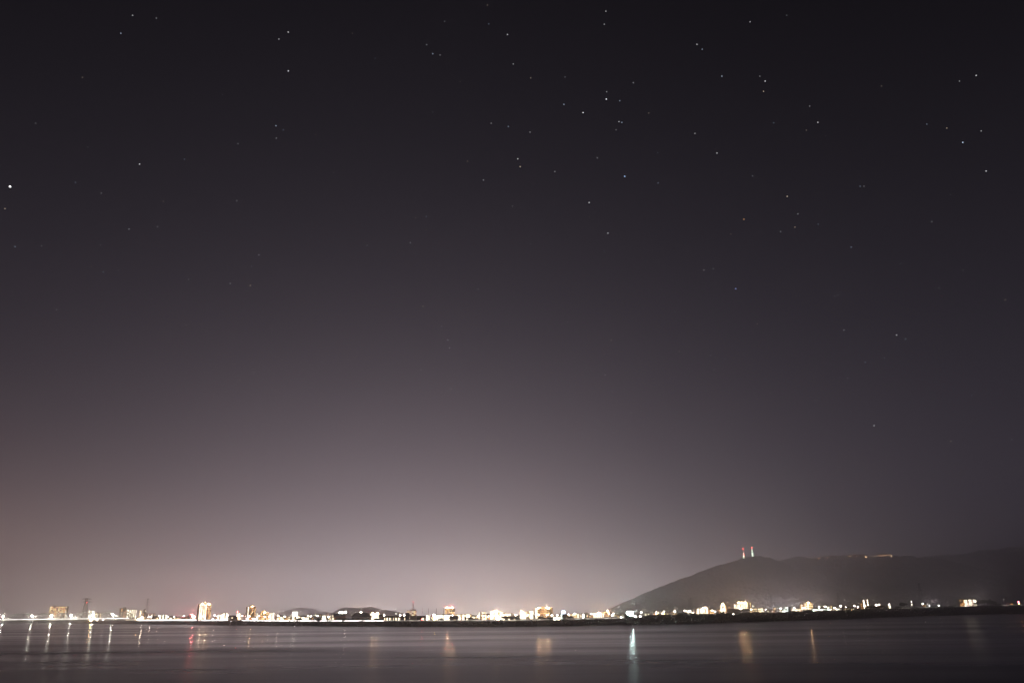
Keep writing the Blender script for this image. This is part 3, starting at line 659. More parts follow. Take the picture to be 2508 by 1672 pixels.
# ------------------------------------------------------------------ truss bridge on the left
bA, bB = at(-190, 1516.4, 1990), at(322, 1517.4, 1560)
bA.z = bB.z = (bA.z + bB.z) / 2
bd = (bB - bA); BL = bd.length; ba = math.atan2(bd.y, bd.x)
root = empty('truss_bridge', bA, ba); tag(root, 'long white truss bridge with lamps crossing the river at the left', 'bridge')
MB().box(0, BL, -5, 5, -1.7, 0).build('deck', CONC, root)
def bx(px):   # distance along the bridge where a picture column crosses it
    a = azof(px); dx, dy = math.sin(a), math.cos(a); ux, uy = bd.x / BL, bd.y / BL
    det = ux * (-dy) - (-dx) * uy; return ((-bA.x) * (-dy) - (-dx) * (-bA.y)) / det
LP = [-160, -108, -58, 17, 88, 135, 183, 237, 285]
XS = [0.0] + [bx(p) for p in LP if 0 < bx(p) < BL] + [BL]
for side in (-4.6, 4.6):
    MB().box(0, BL, side - .12, side + .12, .002, 1.0).build('parapet', STEELW, root)
nst = 46
for i in range(nst): link('glow_strip', (LH.setdefault(('rl',), MB().box(.02, BL / nst - .25, -.08, .08, 0, .55).mesh('glow_strip', STRIP))), root, (BL * i / nst, -4.82, .25))  # glowing strips added for the traffic light trails on the deck
for i in range(len(XS) - 1):
    x0, x1 = XS[i], XS[i + 1]; L = x1 - x0; hgt = 9.2; n = 6
    for side in (-4.2, 4.2):
        top = lambda u: .9 + hgt * (1 - (2 * u - 1) ** 2) ** .75
        tb = MB()
        for k in range(n * 2): tb.bar((x0 + .4 + (L - .8) * k / (2 * n), side, top(k / (2 * n))), (x0 + .4 + (L - .8) * (k + 1) / (2 * n), side, top((k + 1) / (2 * n))), .62)
        span = tb.build('truss_span', STEELW, root)
        for k in range(1, n):
            u = k / n; xx = x0 + .4 + (L - .8) * u
            MB().bar((xx, side, .6), (xx, side, top(u)), .34).build('upright', STEELW, span)
            v = u + (1 / n if k < n / 2 else -1 / n)
            MB().bar((xx, side, top(u)), (x0 + .4 + (L - .8) * v, side, .6), .34).build('diagonal', STEELW, span)
for i, x in enumerate(XS):
    if 0 < i < len(XS) - 1:
        MB().box(x - 1.1, x + 1.1, -4.5, 4.5, -bA.z - 2.8, -2.3).box(x - 1.5, x + 1.5, -5, 5, -2.299, -1.702).build('pier', CONC, root)
names = ['first', 'second', 'third', 'fourth', 'fifth', 'sixth', 'seventh', 'eighth', 'ninth']
vis = [p for p in LP if p > 0]
for p in LP:
    x = bx(p) if p > 0 else -1
    if not 0 < x < BL: continue
    w = bA + bd * (x / BL); off = Vector((math.sin(ba), -math.cos(ba), 0)) * 5.3
    lb = ('%s bright white lamp from the left on the truss bridge' % names[vis.index(p)]) if p in vis else 'bright white lamp on the truss bridge beyond the left edge'
    lamp('street_lamp', lb, 0, 0, 0, LAMPB, .85, group='lamps on the truss bridge', loc=w + off * 1.45 + Vector((0, 0, 6.2)), zb=bA.z + .01)

# ------------------------------------------------------------------ masts and pylons
pylon('lattice_tower', 'dark lattice tower with a red beacon behind the truss bridge', 213, 1464, 1750, 11, 3.0, 2, [(.80, LAMPR, .22)], t=.7)
pylon('lattice_tower', 'faint brown lattice tower above the pinkish shed', 362.5, 1464.5, 1800, 7, 1.6, 3, t=.2, m=STEEL)
pylon('radio_mast', 'red and white mast on the pinkish office block', 1012, 1472, 1495, 4, 1.2, 0, [(.98, LAMPR, .28)], m=STEELW, t=.3, cat='mast', bands=(REDP, STEELW))
pylon('pylon', 'left leg tower of the twin brown pylon right of the low spur', 1687, 1466, 1650, 5.5, 1.5, 3, t=.3, m=STEEL)
pylon('pylon', 'right leg tower of the twin brown pylon right of the low spur', 1691.5, 1463, 1640, 5.5, 1.5, 3, t=.3, m=STEEL)
pylon('pylon', 'thin dark pylon right of the broad low white building', 1887.5, 1457, 1700, 6, 1.4, 3, t=.28, m=STEEL)
pylon('pylon', 'dim pylon at the right end of the dazzling white factory', 2051, 1451, 1700, 8, 1.8, 3, t=.3, m=STEEL)
pylon('pylon', 'tallest dim pylon right of the black dike tree', 2250, 1427, 1900, 12, 2.2, 3, t=.35, m=STEEL)
for px, yt, lb in ((908.5, 1490, 'left thin flagpole above the dazzling store'), (922.5, 1491, 'right thin flagpole above the dazzling store'), (993.5, 1488.5, 'white lit pole behind the school stair tower'),
                   (1424, 1497.5, 'thin pole above the dim low block'), (1875, 1482, 'thin dark pole left of the thin pylon'), (1917.5, 1477.5, 'thin mast on the left of the cold white block'), (1925.5, 1477.5, 'thin mast on the right of the cold white block'),
                   (2275, 1474.5, 'first thin pole on the dike right of the tallest pylon'), (2283, 1475, 'second thin pole on the dike right of the tallest pylon'), (2298, 1475, 'third thin pole on the dike right of the tallest pylon'), (2307, 1473.5, 'fourth thin pole on the dike right of the tallest pylon')):
    r = 1300 if px < 1800 else (1440 if px < 2000 else 1550); P = at(px, yt, r); a = math.atan2(P.x, P.y); z0 = zground(a, r)
    o = empty('pole', (P.x, P.y, z0), -a); tag(o, lb, 'pole', None)
    m_ = STEELW if px < 1000 else STEEL
    MB().bar((0, 0, -.5), (0, 0, P.z - z0), .3, .2, 6).build('shaft', m_, o); MB().ball((0, 0, P.z - z0 + .2), .3).build('finial', m_, o)
def stack(label, px, yt, r, w, m, lights=()):
    P = at(px, yt, r); a = math.atan2(P.x, P.y); z0 = zground(a, r); H = P.z - z0; o = empty('chimney', (P.x, P.y, z0), -a); tag(o, label, 'chimney')
    MB().bar((0, 0, -1), (0, 0, H), w * 1.25, w, 12).build('shaft', m, o, smooth=False); MB().bar((0, 0, H + .001), (0, 0, H + .4), w * 1.15, w * 1.15, 12).build('rim', m, o)
    for z, lm, lr in lights: MB().ball((0, -w * 1.3 - lr, H * z), lr).build('lamp', lm, o)
stack('slim white lit monument on the nearer wooded hill', 970.2, 1489, 2400, 1.5, STEELW, [(.9, LAMPW, .5), (.45, LAMPW, .5)])
stack('slim white chimney right of the black dike tree', 2232, 1472, 1500, .9, STEELW, [(.95, LAMPS, .4), (.5, LAMPS, .4)])
stack('short leaning grey chimney near the right edge', 2458.5, 1465.5, 1800, 1.0, STEELW, [(.9, LAMPS, .3)])
LW2 = emat('plant_lamp', (1, .78, .6), 26, sample=False)
stack('left taller lit plant tower left of the round black trees', 2115, 1469.5, 1500, 1.7, WALL['cream'], [(.97, LW2, .6), (.8, LW2, .7), (.62, LW2, .7), (.4, LW2, .7), (.2, LW2, .8)])
stack('right lit plant tower left of the round black trees', 2124, 1468.5, 1520, 1.3, WALL['cream'], [(.97, LW2, .6), (.75, LW2, .6), (.5, LW2, .5), (.25, LW2, .6)])
B('factory', 'dark plant building with orange lights below the two lit plant towers', 'factory', 2107, 2121, 1476, 1540, 'odm', 'brick', balc=False)
# frames of the small plant under the spur
P = at(1617, 1511, 1150); a = math.atan2(P.x, P.y); z0 = zground(a, 1150); o = empty('plant_frame', (P.x, P.y, z0), -a); tag(o, 'red and white lit steel plant frame below the low spur', 'plant')
hh = at(1617, 1500.5, 1150).z - z0
for i in range(5):
    x = -4.6 + 2.3 * i; MB().bar((x, 0, -.5), (x, 0, hh * (.75 + .25 * (i % 2))), .22).build('post', REDP if i % 2 else STEELW, o)
    MB().ball((x, -.5, hh * (.7 + .25 * (i % 2))), .38).build('lamp', LW2 if i % 2 else LAMPO, o)
for z in (.35, .7): MB().bar((-4.6, 0, hh * z), (4.6, 0, hh * z), .18).build('beam', STEELW, o)
MB().box(-5.2, 5.2, 1, 6, -.5, hh * .35).build('shed', WALL['cream'], o)
for k in range(4): link('window', pane_mesh(1.6, hh * .18, 'W'), o, (-3.9 + 2.6 * k, .98, hh * .16))
# white ring on the stepped apartments
P = at(1716, 1485, 1440); a = math.atan2(P.x, P.y); o = empty('roof_ring', (P.x, P.y, at(1716, 1488.6, 1440).z), -a); tag(o, 'pale round ring on the stepped apartment roof', 'ring')
rb = MB(); rr = 2.3; zc_ = P.z - o.location.z
for k in range(16): rb.bar((rr * math.cos(k * math.pi / 8), 0, zc_ + rr * 1.15 * math.sin(k * math.pi / 8)), (rr * math.cos((k + 1) * math.pi / 8), 0, zc_ + rr * 1.15 * math.sin((k + 1) * math.pi / 8)), .28)
rb.build('hoop', STEELW, o); MB().bar((0, 0, -.4), (0, 0, zc_ - rr * 1.15), .3).build('stand', STEELW, o)
# hill top towers and hill top building
def on_hill(px, yt, yb, r):
    T_, Bm = at(px, yt, r), at(px, yb, r); return Bm, T_.z - Bm.z
def hill_tower(label, px, yt, yb, r, wb, beac, lit):
    Bm, H = on_hill(px, yt, yb, r); a = math.atan2(Bm.x, Bm.y); o = empty('radio_tower', (Bm.x, Bm.y, Bm.z - 8), -a); tag(o, label, 'tower'); H += 8
    n = 8
    for i in range(n):
        z, z2 = H * i / n, H * (i + 1) / n; w, w2 = wb * (1 - .8 * i / n), wb * (1 - .8 * (i + 1) / n); mb = MB()
        sg = [(-1, -1), (1, -1), (1, 1), (-1, 1)]
        for k in range(4):
            s1, s2 = sg[k], sg[(k + 1) % 4]; mb.bar((s1[0] * w, s1[1] * w, z), (s1[0] * w2, s1[1] * w2, z2), .45).bar((s1[0] * w, s1[1] * w, z), (s2[0] * w2, s2[1] * w2, z2), .3).bar((s1[0] * w2, s1[1] * w2, z2), (s2[0] * w2, s2[1] * w2, z2), .4)
        mb.build('lattice_section', REDP if i % 2 and not lit else STEELW, o)
    MB().bar((0, 0, H), (0, 0, H * 1.08), .5, .2, 6).build('antenna', STEELW, o)
    MB().bar((0, 0, H * .55), (0, 0, H * .58), wb * .9, wb * .9, 10).build('platform', STEELW, o)
    for z, m_, r_ in beac: MB().ball((0, -wb * (1 - .8 * z) - r_, H * z), r_).build('beacon', m_, o)
GL = emat('tower_floodlight', (.78, 1, .75), 9, sample=False)
hill_tower('left lit radio tower with a red beacon on the steep hilltop', 1822, 1343, 1368, 3580, 4.2, [(1.0, LAMPR, 1.1), (.5, LAMPR, .8), (.62, GL, 1.6), (.4, GL, 2.0), (.25, GL, 1.8)], False)
hill_tower('right taller lit radio tower with a red beacon on the steep hilltop', 1843.5, 1340, 1364, 3580, 5.0, [(1.0, LAMPR, 1.1), (.8, GL, 1.7), (.68, GL, 1.9), (.55, GL, 2.2), (.42, GL, 2.3), (.3, GL, 2.3)], True)
hill_tower('dim slim radio tower just right of the taller lit tower', 1853.5, 1342, 1363, 3600, 2.8, [], False)
Bm, H = on_hill(2166, 1354, 1362, 4590); a = math.atan2(Bm.x, Bm.y); o = empty('hilltop_hotel', (Bm.x, Bm.y, Bm.z - 8), -a); tag(o, 'tan lit building with a small tower on the long ridge top', 'building'); H += 8
MB().box(-31, 31, 0, 14, -4, H * .78).build('wall', WALL['tan'], o); MB().box(-31.5, 31.5, -.5, 14.5, H * .78 + .001, H * .78 + 1).build('roof', ROOFG, o); MB().box(-24, -10, 2, 12, H * .78 + 1.001, H * 1.12).build('tower', WALL['tan'], o)
HOTEL = emat('hotel_window', (1, .55, .28), 2.0, .7, sample=False); hwm = MB().box(-1.9, 1.9, -.1, .05, -1.6, 1.6).mesh('window', HOTEL)
for i in range(12):
    for j in range(3): link('window', hwm, o, (-28 + 5.1 * i, 0, H * (.3 + .17 * j)))
for i, (px, py, r, m_, hr, lb) in enumerate([(1987, 1367, 4560, emat('ridge_lamp_dim', (1, .5, .2), 170, sample=False), 1.1, 'small orange lamp at the left end of the long ridge'), (2006, 1366.5, 4560, emat('ridge_lamp_red', (1, .30, .12), 120, sample=False), 1.0, 'dim red lamp on the long ridge'), (2027, 1364.5, 4560, MATS['ridge_lamp_red'], 1.0, 'tiny orange lamp on the long ridge crest'), (2013, 1366, 4560, MATS['ridge_lamp_red'], .7, 'second dim red lamp on the long ridge'), (2082, 1362.5, 4555, MATS['ridge_lamp_red'], .6, 'tiny red lamp left of the brightest ridge lamp'), (2098, 1361.5, 4555, MATS['ridge_lamp_red'], .7, 'tiny red lamp close to the brightest ridge lamp'), (2110, 1362.5, 4555, MATS['ridge_lamp_red'], .6, 'tiny red lamp touching the brightest ridge lamp'),
        (2121, 1363.5, 4550, emat('ridge_lamp', (1, .62, .3), 140, sample=False), 1.5, 'brightest orange lamp on the long ridge left of the hilltop building'), (2184, 1362, 4560, MATS['ridge_lamp'], 1.2, 'orange lamp at the right foot of the hilltop building'), (2404, 1359, 5500, LAMPR, 1.2, 'faint red lamp on the far right ridge'), (2498, 1369.5, 5400, LAMPS, 1.2, 'faint white lamp high at the right edge')]):
    P = at(px, py, r); lamp('hill_lamp', lb, px, py, r, m_, hr, cat='lamp', loc=P, zb=P.z - 9)

# ------------------------------------------------------------------ driving range net
r = 1000; nx = [1034, 1050, 1069, 1086.7, 1101.5]
P = at(1067, 1515, r); a = math.atan2(P.x, P.y); z0 = zground(a, r); o = empty('range_net', (P.x, P.y, z0), -a); tag(o, 'five tall dark net poles with pale sagging cables behind the school', 'net poles')
tops = []
for q in nx:
    t_ = at(q, 1488.2, r) - Vector((P.x, P.y, z0)); xl = t_.x * math.cos(a) - t_.y * math.sin(a); tops.append((xl, t_.z)); MB().bar((xl, 0, -1), (xl, 0, t_.z), .34, .26, 6).build('pole', STEELD, o)
for i in range(4):
    (xa_, za_), (xb_, zb_) = tops[i], tops[i + 1]
    for k, (f1, f2) in enumerate(((.72, .86), (.6, .72))):
        mb = MB(); prev = None
        for s in range(9):
            u = s / 8; pt = (xa_ + (xb_ - xa_) * u, 6 + 4 * k, (za_ * (f1 * (1 - u) + f2 * u)) - 1.2 * math.sin(math.pi * u))
            if prev: mb.bar(prev, pt, .16)
            prev = pt
        mb.build('cable', STEELW, o)

# ------------------------------------------------------------------ lamps one can pick out
def L(label, px, py, r, m, head, cat='street lamp', name='street_lamp', **k): return lamp(name, label, px, py, r, m, head, cat, **k)
L('large glaring pink red lamp left of the tallest left hand tower', 474, 1509.5, 1250, emat('lamp_red_glare', (1, .15, .14), 700), 1.5, 'lamp', 'red_lamp')
L('glaring white orange lamp at the bridge end', 348, 1512, 1350, emat('lamp_bridge_end', (1, .8, .6), 200), 1.3)
L('yellow orange lamp low at the bridge end', 338, 1516.5, 1330, MATS.get('lamp_orange_glare') or emat('lamp_orange_glare', (1, .55, .2), 200), 1.2)
L('orange lamp under the right part of the truss bridge', 222, 1520.5, 1480, emat('lamp_orange_glare', (1, .55, .2), 200), 1.5)
L('white lamp beside the orange lamp under the truss bridge', 237, 1522.5, 1480, LAMPW, .9)
L('small white lamp by the water right of the lamp under the bridge', 252, 1523, 1470, LAMPW, .6)
for px, lb in ((606, 'left'), (621, 'middle'), (627.5, 'right')): L('%s one of three bluish white lamps at the foot of the brown tower block' % lb, px, 1514.3, 1000, emat('lamp_bluewhite', (.85, .92, 1), 80, sample=False), .8)
L('red lamp above the white block right of the sluice gate', 582, 1497, 1390, LAMPR, .6)
L('white lamp at the foot of the tallest left hand tower', 521, 1516.5, 1000, LAMPW, .7)
for px, py, lb in ((833, 1499, 'first'), (838, 1499, 'second'), (846, 1498.5, 'third')): L('%s white lamp from the left above the orange walled hall' % lb, px, py, 900, LAMPW, .9)
L('warm white lamp above the black hipped roof hall', 884, 1499, 900, emat('lamp_warm', (1, .85, .7), 80, sample=False), .9)
L('white lamp left of the long school roof', 940, 1506, 800, LAMPW, .9); L('white lamp above the long school roof', 980, 1505.5, 800, LAMPW, .6); L('white lamp just left of the school stair tower', 990, 1505.5, 800, LAMPW, .7)
L('red lamp on the dike in front of the school', 1034, 1521.3, 560, emat('lamp_red_dim', (1, .1, .08), 22, sample=False), .55, 'lamp', 'red_lamp')
L('bluish lamp head between the net poles', 1064, 1510, 800, LAMPBL, 1.0); L('yellow lamp on the dike between the net poles', 1063.5, 1518, 600, LAMPY, .7)
L('glaring white lamp between the net poles', 1062.5, 1505.5, 950, LAMPW, 1.2)
for px, lb in ((1094, 'left'), (1101, 'middle'), (1108, 'right')):
    P = at(px, 1485, 1485); lamp('roof_beacon', '%s red roof lamp of three on the cream block behind the net poles' % lb, px, 1485, 1485, LAMPR, .65, 'lamp', loc=P, zb=P.z - 2)
L('pointed dazzling floodlight at the foot of the wide white block', 1220, 1513, 900, LAMPFL, 1.6, 'floodlight', 'floodlight'); L('yellow white lamp on the dike below the pointed floodlight', 1220.5, 1519, 620, LAMPY, .7)
L('white lamp on the dike at the foot of the long yellowish slab', 1429, 1517.3, 560, LAMPW, .35)
L('white lamp right of the brown orange windowed block', 1499.5, 1506, 1000, LAMPW, .7); L('small white lamp on the dike left of the floodlight', 1521.5, 1512, 800, LAMPW, .6)
for px, lb in ((1556, 'left'), (1568, 'right')): L('%s of two pinkish lamps right of the cold white floodlight' % lb, px, 1509, 760, emat('lamp_pinkish', (1, .8, .75), 80, sample=False), .7)
L('white lamp in front of the black warehouse wall', 1796, 1502.5, 660, LAMPW, .35)
L('white lamp at the right end of the dazzling factory', 2044, 1488, 1200, LAMPW, .7); L('white lamp above the dazzling factory', 2006, 1486, 1230, LAMPW, .8)
L('pink red lamp near the right edge', 2494.5, 1473, 1500, emat('lamp_red_pink', (1, .2, .3), 30, sample=False), .9, 'lamp', 'red_lamp'); L('orange lamp on the dike below the pink red lamp', 2496, 1479.5, 1440, LAMPO, .5)
L('white lamp on the dike right of the tallest pylon', 2299.5, 1485.3, 1010, LAMPW, .3); L('white lamp beside the red lit dike house', 2260, 1477.5, 1450, LAMPW, .6)
# big cold floodlight rack
P = at(1543, 1502.5, 620); a = math.atan2(P.x, P.y); z0 = zground(a, 620); o = empty('floodlight', (P.x, P.y, z0), -a); tag(o, 'cold white floodlight rack glaring at the foot of the steep hill', 'floodlight')
h = P.z - z0; MB().bar((0, .5, -.5), (0, .5, h), .3, .22, 8).build('pole', STEEL, o)
for z in (-1.1, 0, 1.1): MB().bar((-2, .3, h + z), (2, .3, h + z), .1).build('crossbar', STEEL, o)
fm = MB().bar((0, 0, 0), (0, -.35, 0), .42, .5, 10).mesh('lamp_head', LAMPC)
for z in (-1.1, 0, 1.1):
    for x in (-1.5, -.5, .5, 1.5): link('lamp_head', fm, o, (x, .1, h + z))

# street lamps through the town (their light is what brightens facades and haze)
for (p0, p1, n, r0, r1, lb, gp) in ((350, 640, 16, 1150, 1500, 'small white street lamp among the roofs left of the far hills', 'street lamps in the left town'), (640, 940, 18, 900, 1400, 'small white street lamp among the roofs below the far hills', 'street lamps below the far hills'),
        (1046, 1300, 20, 850, 1400, 'small white street lamp among the central roofs', 'street lamps in the central town'), (1300, 1510, 14, 850, 1400, 'small white street lamp among the roofs left of the steep hill', 'street lamps left of the steep hill'),
        (1560, 1870, 18, 1000, 1600, 'small white street lamp below the steep hill', 'street lamps below the steep hill'), (1870, 2190, 18, 1150, 1700, 'small white street lamp below the foothills', 'street lamps below the foothills')):
    for i in range(n):
        px = p0 + (p1 - p0) * (i + rnd.uniform(.1, .9)) / n; r = rnd.uniform(r0, r1); P = at(px, 1510, r); z = zground(math.atan2(P.x, P.y), r)
        lamp('street_lamp', lb, px, 0, r, emat('lamp_town_right', (1, .82, .72), 220, .5) if px > 1560 else emat('lamp_town', (1, .82, .70), 140, .5), .5, group=gp, loc=Vector((P.x, P.y, z + rnd.uniform(4.5, 6.5))))

# hidden floodlights added behind the front rows to make the haze glow
for px, r, st, lb in ((1862, 1950, 3000, 'first hidden lamp added for haze glow behind the broad low white building'), (1900, 2000, 4000, 'second hidden lamp added for haze glow behind the thin pylon'), (1945, 2000, 4000, 'third hidden lamp added for haze glow behind the cold white block'), (1990, 1950, 3000, 'fourth hidden lamp added for haze glow behind the pair of towers'),
                  (1735, 1950, 2000, 'hidden lamp added for haze glow behind the stepped apartments'), (2280, 2300, 1900, 'hidden lamp added for haze glow behind the right hand dike'), (2400, 2300, 1900, 'hidden lamp added for haze glow behind the wooded mound')):
    P = at(px, 1505, r); z = zground(math.atan2(P.x, P.y), r)
    lamp('floodlight', lb, px, 0, r, emat('hidden_glow_%d' % st, (1, .87, .93), st), .7, 'floodlight', loc=Vector((P.x, P.y, z + 6)))  # unseen lamps, added only to brighten the haze and hills

# ------------------------------------------------------------------ guard rail along the dike road, with glow strips added in place of traffic light
def rail(label, px0, px1, m, hgt=.85, dr=.9, n=24, zo=.1, strip=(.35, .8)):
    a0, a1 = azof(px0), azof(px1); c = (a0 + a1) / 2
    f = lambda a: Vector(((r_top(a) + dr) * math.sin(a), (r_top(a) + dr) * math.cos(a), _ext(ZTT, a, False) + zo))
    o = empty('guard_rail', f(c)); tag(o, label, 'guard rail'); base = o.location
    for i in range(n):
        p, q = f(a0 + (a1 - a0) * i / n) - base, f(a0 + (a1 - a0) * (i + 1) / n) - base
        MB().box(p.x - .08, p.x + .08, p.y - .08, p.y + .08, p.z - .2, p.z + hgt).build('post', STEELW, o)
        MB().bar(p + Vector((0, 0, hgt)), q + Vector((0, 0, hgt)), .09).build('rail', STEELW, o)
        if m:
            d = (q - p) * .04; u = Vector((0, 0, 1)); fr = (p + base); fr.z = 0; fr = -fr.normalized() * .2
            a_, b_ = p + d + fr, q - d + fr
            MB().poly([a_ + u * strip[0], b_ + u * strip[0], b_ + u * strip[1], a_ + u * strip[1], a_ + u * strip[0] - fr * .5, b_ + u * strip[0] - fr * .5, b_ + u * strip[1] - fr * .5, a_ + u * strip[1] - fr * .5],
                      [(0, 1, 2, 3), (7, 6, 5, 4), (0, 4, 5, 1), (3, 2, 6, 7), (0, 3, 7, 4), (1, 5, 6, 2)]).build('glow_strip', m, o)
rail('added guard rail glowing white for traffic light from the bridge end past the red lamp', 338, 482, STRIP, 1.6, n=22, strip=(.3, 1.5))
rail('broken added guard rail glowing white for traffic light left of the sluice gate', 487, 560, STRIP, 1.1, n=12, strip=(.3, 1.0))
rail('long added guard rail glowing white for traffic light below the far hills', 594, 940, STRIP, n=40)
rail('thin guard rail with added pale glow in front of the school and central blocks', 942, 1345, RAIL_GLOW, n=40, strip=(.45, .75))
rail('thin guard rail with added pale glow left of the cold white floodlight', 1400, 1560, RAIL_GLOW, n=18, strip=(.45, .75))
rail('guard rail with added pale glow on the dike right of the black dike tree', 2212, 2312, RAIL_GLOW, n=12, strip=(.4, .9))
rail('guard rail with added pale glow below the row of pinkish lights', 2342, 2386, RAIL_GLOW, n=6, strip=(.4, .9))
rail('guard rail with added pale glow at the right edge', 2458, 2540, RAIL_GLOW, n=8, strip=(.4, .9))

# ------------------------------------------------------------------ cars on the dike road
def car(label, px, paint, heading=1, dr=4.0):
    a = azof(px); r = r_top(a) + dr; o = empty('car', (r * math.sin(a), r * math.cos(a), _ext(ZTT, a, False) + .1), -a + (0 if heading > 0 else math.pi) - .5 * heading); tag(o, label, 'car', 'cars on the dike road')
    pr = [(-2.1, .35), (2.1, .35), (2.15, .75), (1.3, .92), (-1.9, .95), (-2.15, .75)]
    k = len(pr); MB().poly([(x, y, z) for y in (-.85, .85) for x, z in pr], [tuple(range(k)), tuple(range(2 * k - 1, k - 1, -1))] + [(i, i + k, (i + 1) % k + k, (i + 1) % k) for i in range(k)]).build('body', paint, o)
    pr = [(-1.75, .951), (1.0, .951), (.35, 1.42), (-1.3, 1.45)]
    k = 4; MB().poly([(x, y, z) for y in (-.72, .72) for x, z in pr], [tuple(range(k)), tuple(range(2 * k - 1, k - 1, -1))] + [(i, i + k, (i + 1) % k + k, (i + 1) % k) for i in range(k)]).build('cabin', GLASSD, o)
    for x in (-1.35, 1.35):
        for y in (-.86, .86): MB().bar((x, y - .1, .32), (x, y + .1, .32), .32, .32, 12).build('wheel', RUBBER, o)
    for y in (-.6, .6): MB().ball((2.14, y, .66), .17, .5, 1, .8, 8, 4).build('headlight', HEAD, o); MB().box(-2.2, -2.1, y - .18, y + .18, .62, .78).build('taillight', TAIL, o)
PA = [mat('paint_' + k, c, .3, 2, .1) for k, c in (('silver', (.5, .5, .52)), ('white', (.75, .75, .75)), ('dark', (.04, .04, .05)), ('blue', (.05, .09, .2)))]
for px, i, hd, lb in ((497, 0, 1, 'silver car with lit headlights left of the sluice gate'), (537, 1, -1, 'white car on the dike road just left of the sluice gate'), (716, 2, 1, 'dark car on the dike road below the white cube sign'), (860, 1, 1, 'white car on the dike road below the black hipped roof hall'),
        (2319, 1, -1, 'left of two cars with dazzling headlights on the right hand dike'), (2329, 0, -1, 'right of two cars with dazzling headlights on the right hand dike')):
    car(lb, px, PA[i], hd)

# ------------------------------------------------------------------ trees
for p0, p1, yt, r, lb in ((722, 741, 1514.5, 760, 'low dark tree below the white cube sign'), (769, 787, 1512.5, 780, 'low dark tree left of the small bright white block'), (822, 836, 1512.5, 690, 'dark bush in front of the orange walled hall'), (845, 855, 1513, 690, 'dark bush right of the orange walled hall'),
        (890, 906, 1511, 690, 'olive tree in front of the black hipped roof hall'), (912, 936, 1513.5, 660, 'olive bush in front of the dazzling store'), (1073, 1087, 1513.5, 600, 'dark bush below the net poles'), (1142, 1160, 1516.5, 560, 'low bush in front of the long cream store'),
        (1319, 1337, 1507.5, 620, 'round black tree in front of the largest orange block'), (1336, 1356, 1509.5, 600, 'ragged black tree left of the small dazzling shop'), (1373, 1390, 1504, 580, 'tall black tree under the blue white sign'), (1391, 1406, 1511.5, 590, 'low black tree right of the blue white sign'),
        (1262, 1274, 1511, 640, 'black tree at the right end of the carport'), (1530, 1541, 1511, 560, 'dark bush left of the cold white floodlight'), (1546, 1556, 1510.5, 570, 'dark bush right of the cold white floodlight'), (1574, 1600, 1503.5, 640, 'large green lit tree right of the cold white floodlight'),
        (1841, 1856, 1497, 640, 'black tree in front of the broad low white building'), (1968, 1986, 1491.5, 780, 'black tree in front of the pair of towers'), (2121, 2141, 1482, 820, 'left round black tree right of the plant towers'), (2145, 2167, 1481.5, 830, 'right round black tree right of the plant towers'),
        (2200, 2226, 1474.5, 930, 'black tree on the dike left of the slim white chimney'), (838, 846, 1517, 520, 'thin dark bush on the dike below the orange gabled house'), (775, 786, 1517.5, 560, 'small dark bush on the dike below the dark tree'), (457, 470, 1512, 1150, 'dark tree left of the large red lamp')):
    tree(lb, p0, p1, yt, r)
for i in range(26):
    px = 1585 + 620 * (i + rnd.uniform(.15, .85)) / 26; w = rnd.uniform(16, 30); yb = lerp_table(BT, px)
    tree('dark riverside tree in the black row on the right hand bank', px - w / 2, px + w / 2, yb - rnd.uniform(3.5, 8.0), r_top(azof(px)) + rnd.uniform(-6, 14), group='black trees along the right hand bank', name='riverside_tree')
for i in range(7):
    px = 2394 + 46 * i / 6; w = 18; tree('rounded dark tree of the wooded mound right of the pinkish row', px - w / 2, px + w / 2, 1467.5 + abs(i - 2.6) ** 2 * .75, 1640 + rnd.uniform(-30, 30), group='trees on the wooded mound', name='mound_tree')

# reeds and bushes: low leafy mass along the bank
def leafmass(label, p0, p1, n, hmin, hmax, name='bank_scrub', seed=1, size=.55):
    g_ = np.random.default_rng(seed); aL = g_.uniform(azof(p0), azof(p1), n); u = g_.random(n) ** .8; out = []
    for a, t in zip(aL, u):
        rw, rt, zt = r_water(a), r_top(a), _ext(ZTT, a, False); r = rw + 2 + (rt - rw - 2) * t; out.append((r * math.sin(a), r * math.cos(a), max(.2, zt * min(1, t * 1.05))))
    C = np.array(out); hgt = hmin + (hmax - hmin) * (.5 + .5 * np.sin(aL * 260) * np.sin(aL * 91 + 2)) * g_.random(n)
    p = C + np.stack([g_.normal(0, .6, n), g_.normal(0, .6, n), hgt], 1)
    uu = g_.normal(0, 1, (n, 3)); uu /= np.linalg.norm(uu, axis=1)[:, None]; w = np.cross(uu, g_.normal(0, 1, (n, 3))); w /= np.linalg.norm(w, axis=1)[:, None]; s = size * g_.uniform(.6, 1.6, n)[:, None]
    V = np.stack([p - uu * s, p + w * s * .6, p + uu * s, p - w * s * .6], 1).reshape(-1, 3)
    o = link(name, arr_mesh(name, V, np.arange(n * 4).reshape(n, 4), LEAF)); tag(o, label, 'scrub', kind='stuff')
leafmass('black scrub covering the right hand river bank', 1530, 2560, 26000, .1, 3.2, seed=3)
leafmass('low dark grass and reeds on the left and central river bank', -60, 1530, 22000, .0, .8, seed=4, size=.4)
leafmass('pale green reeds under the truss bridge', 60, 122, 2500, .2, 2.2, name='reeds', seed=6, size=.5)

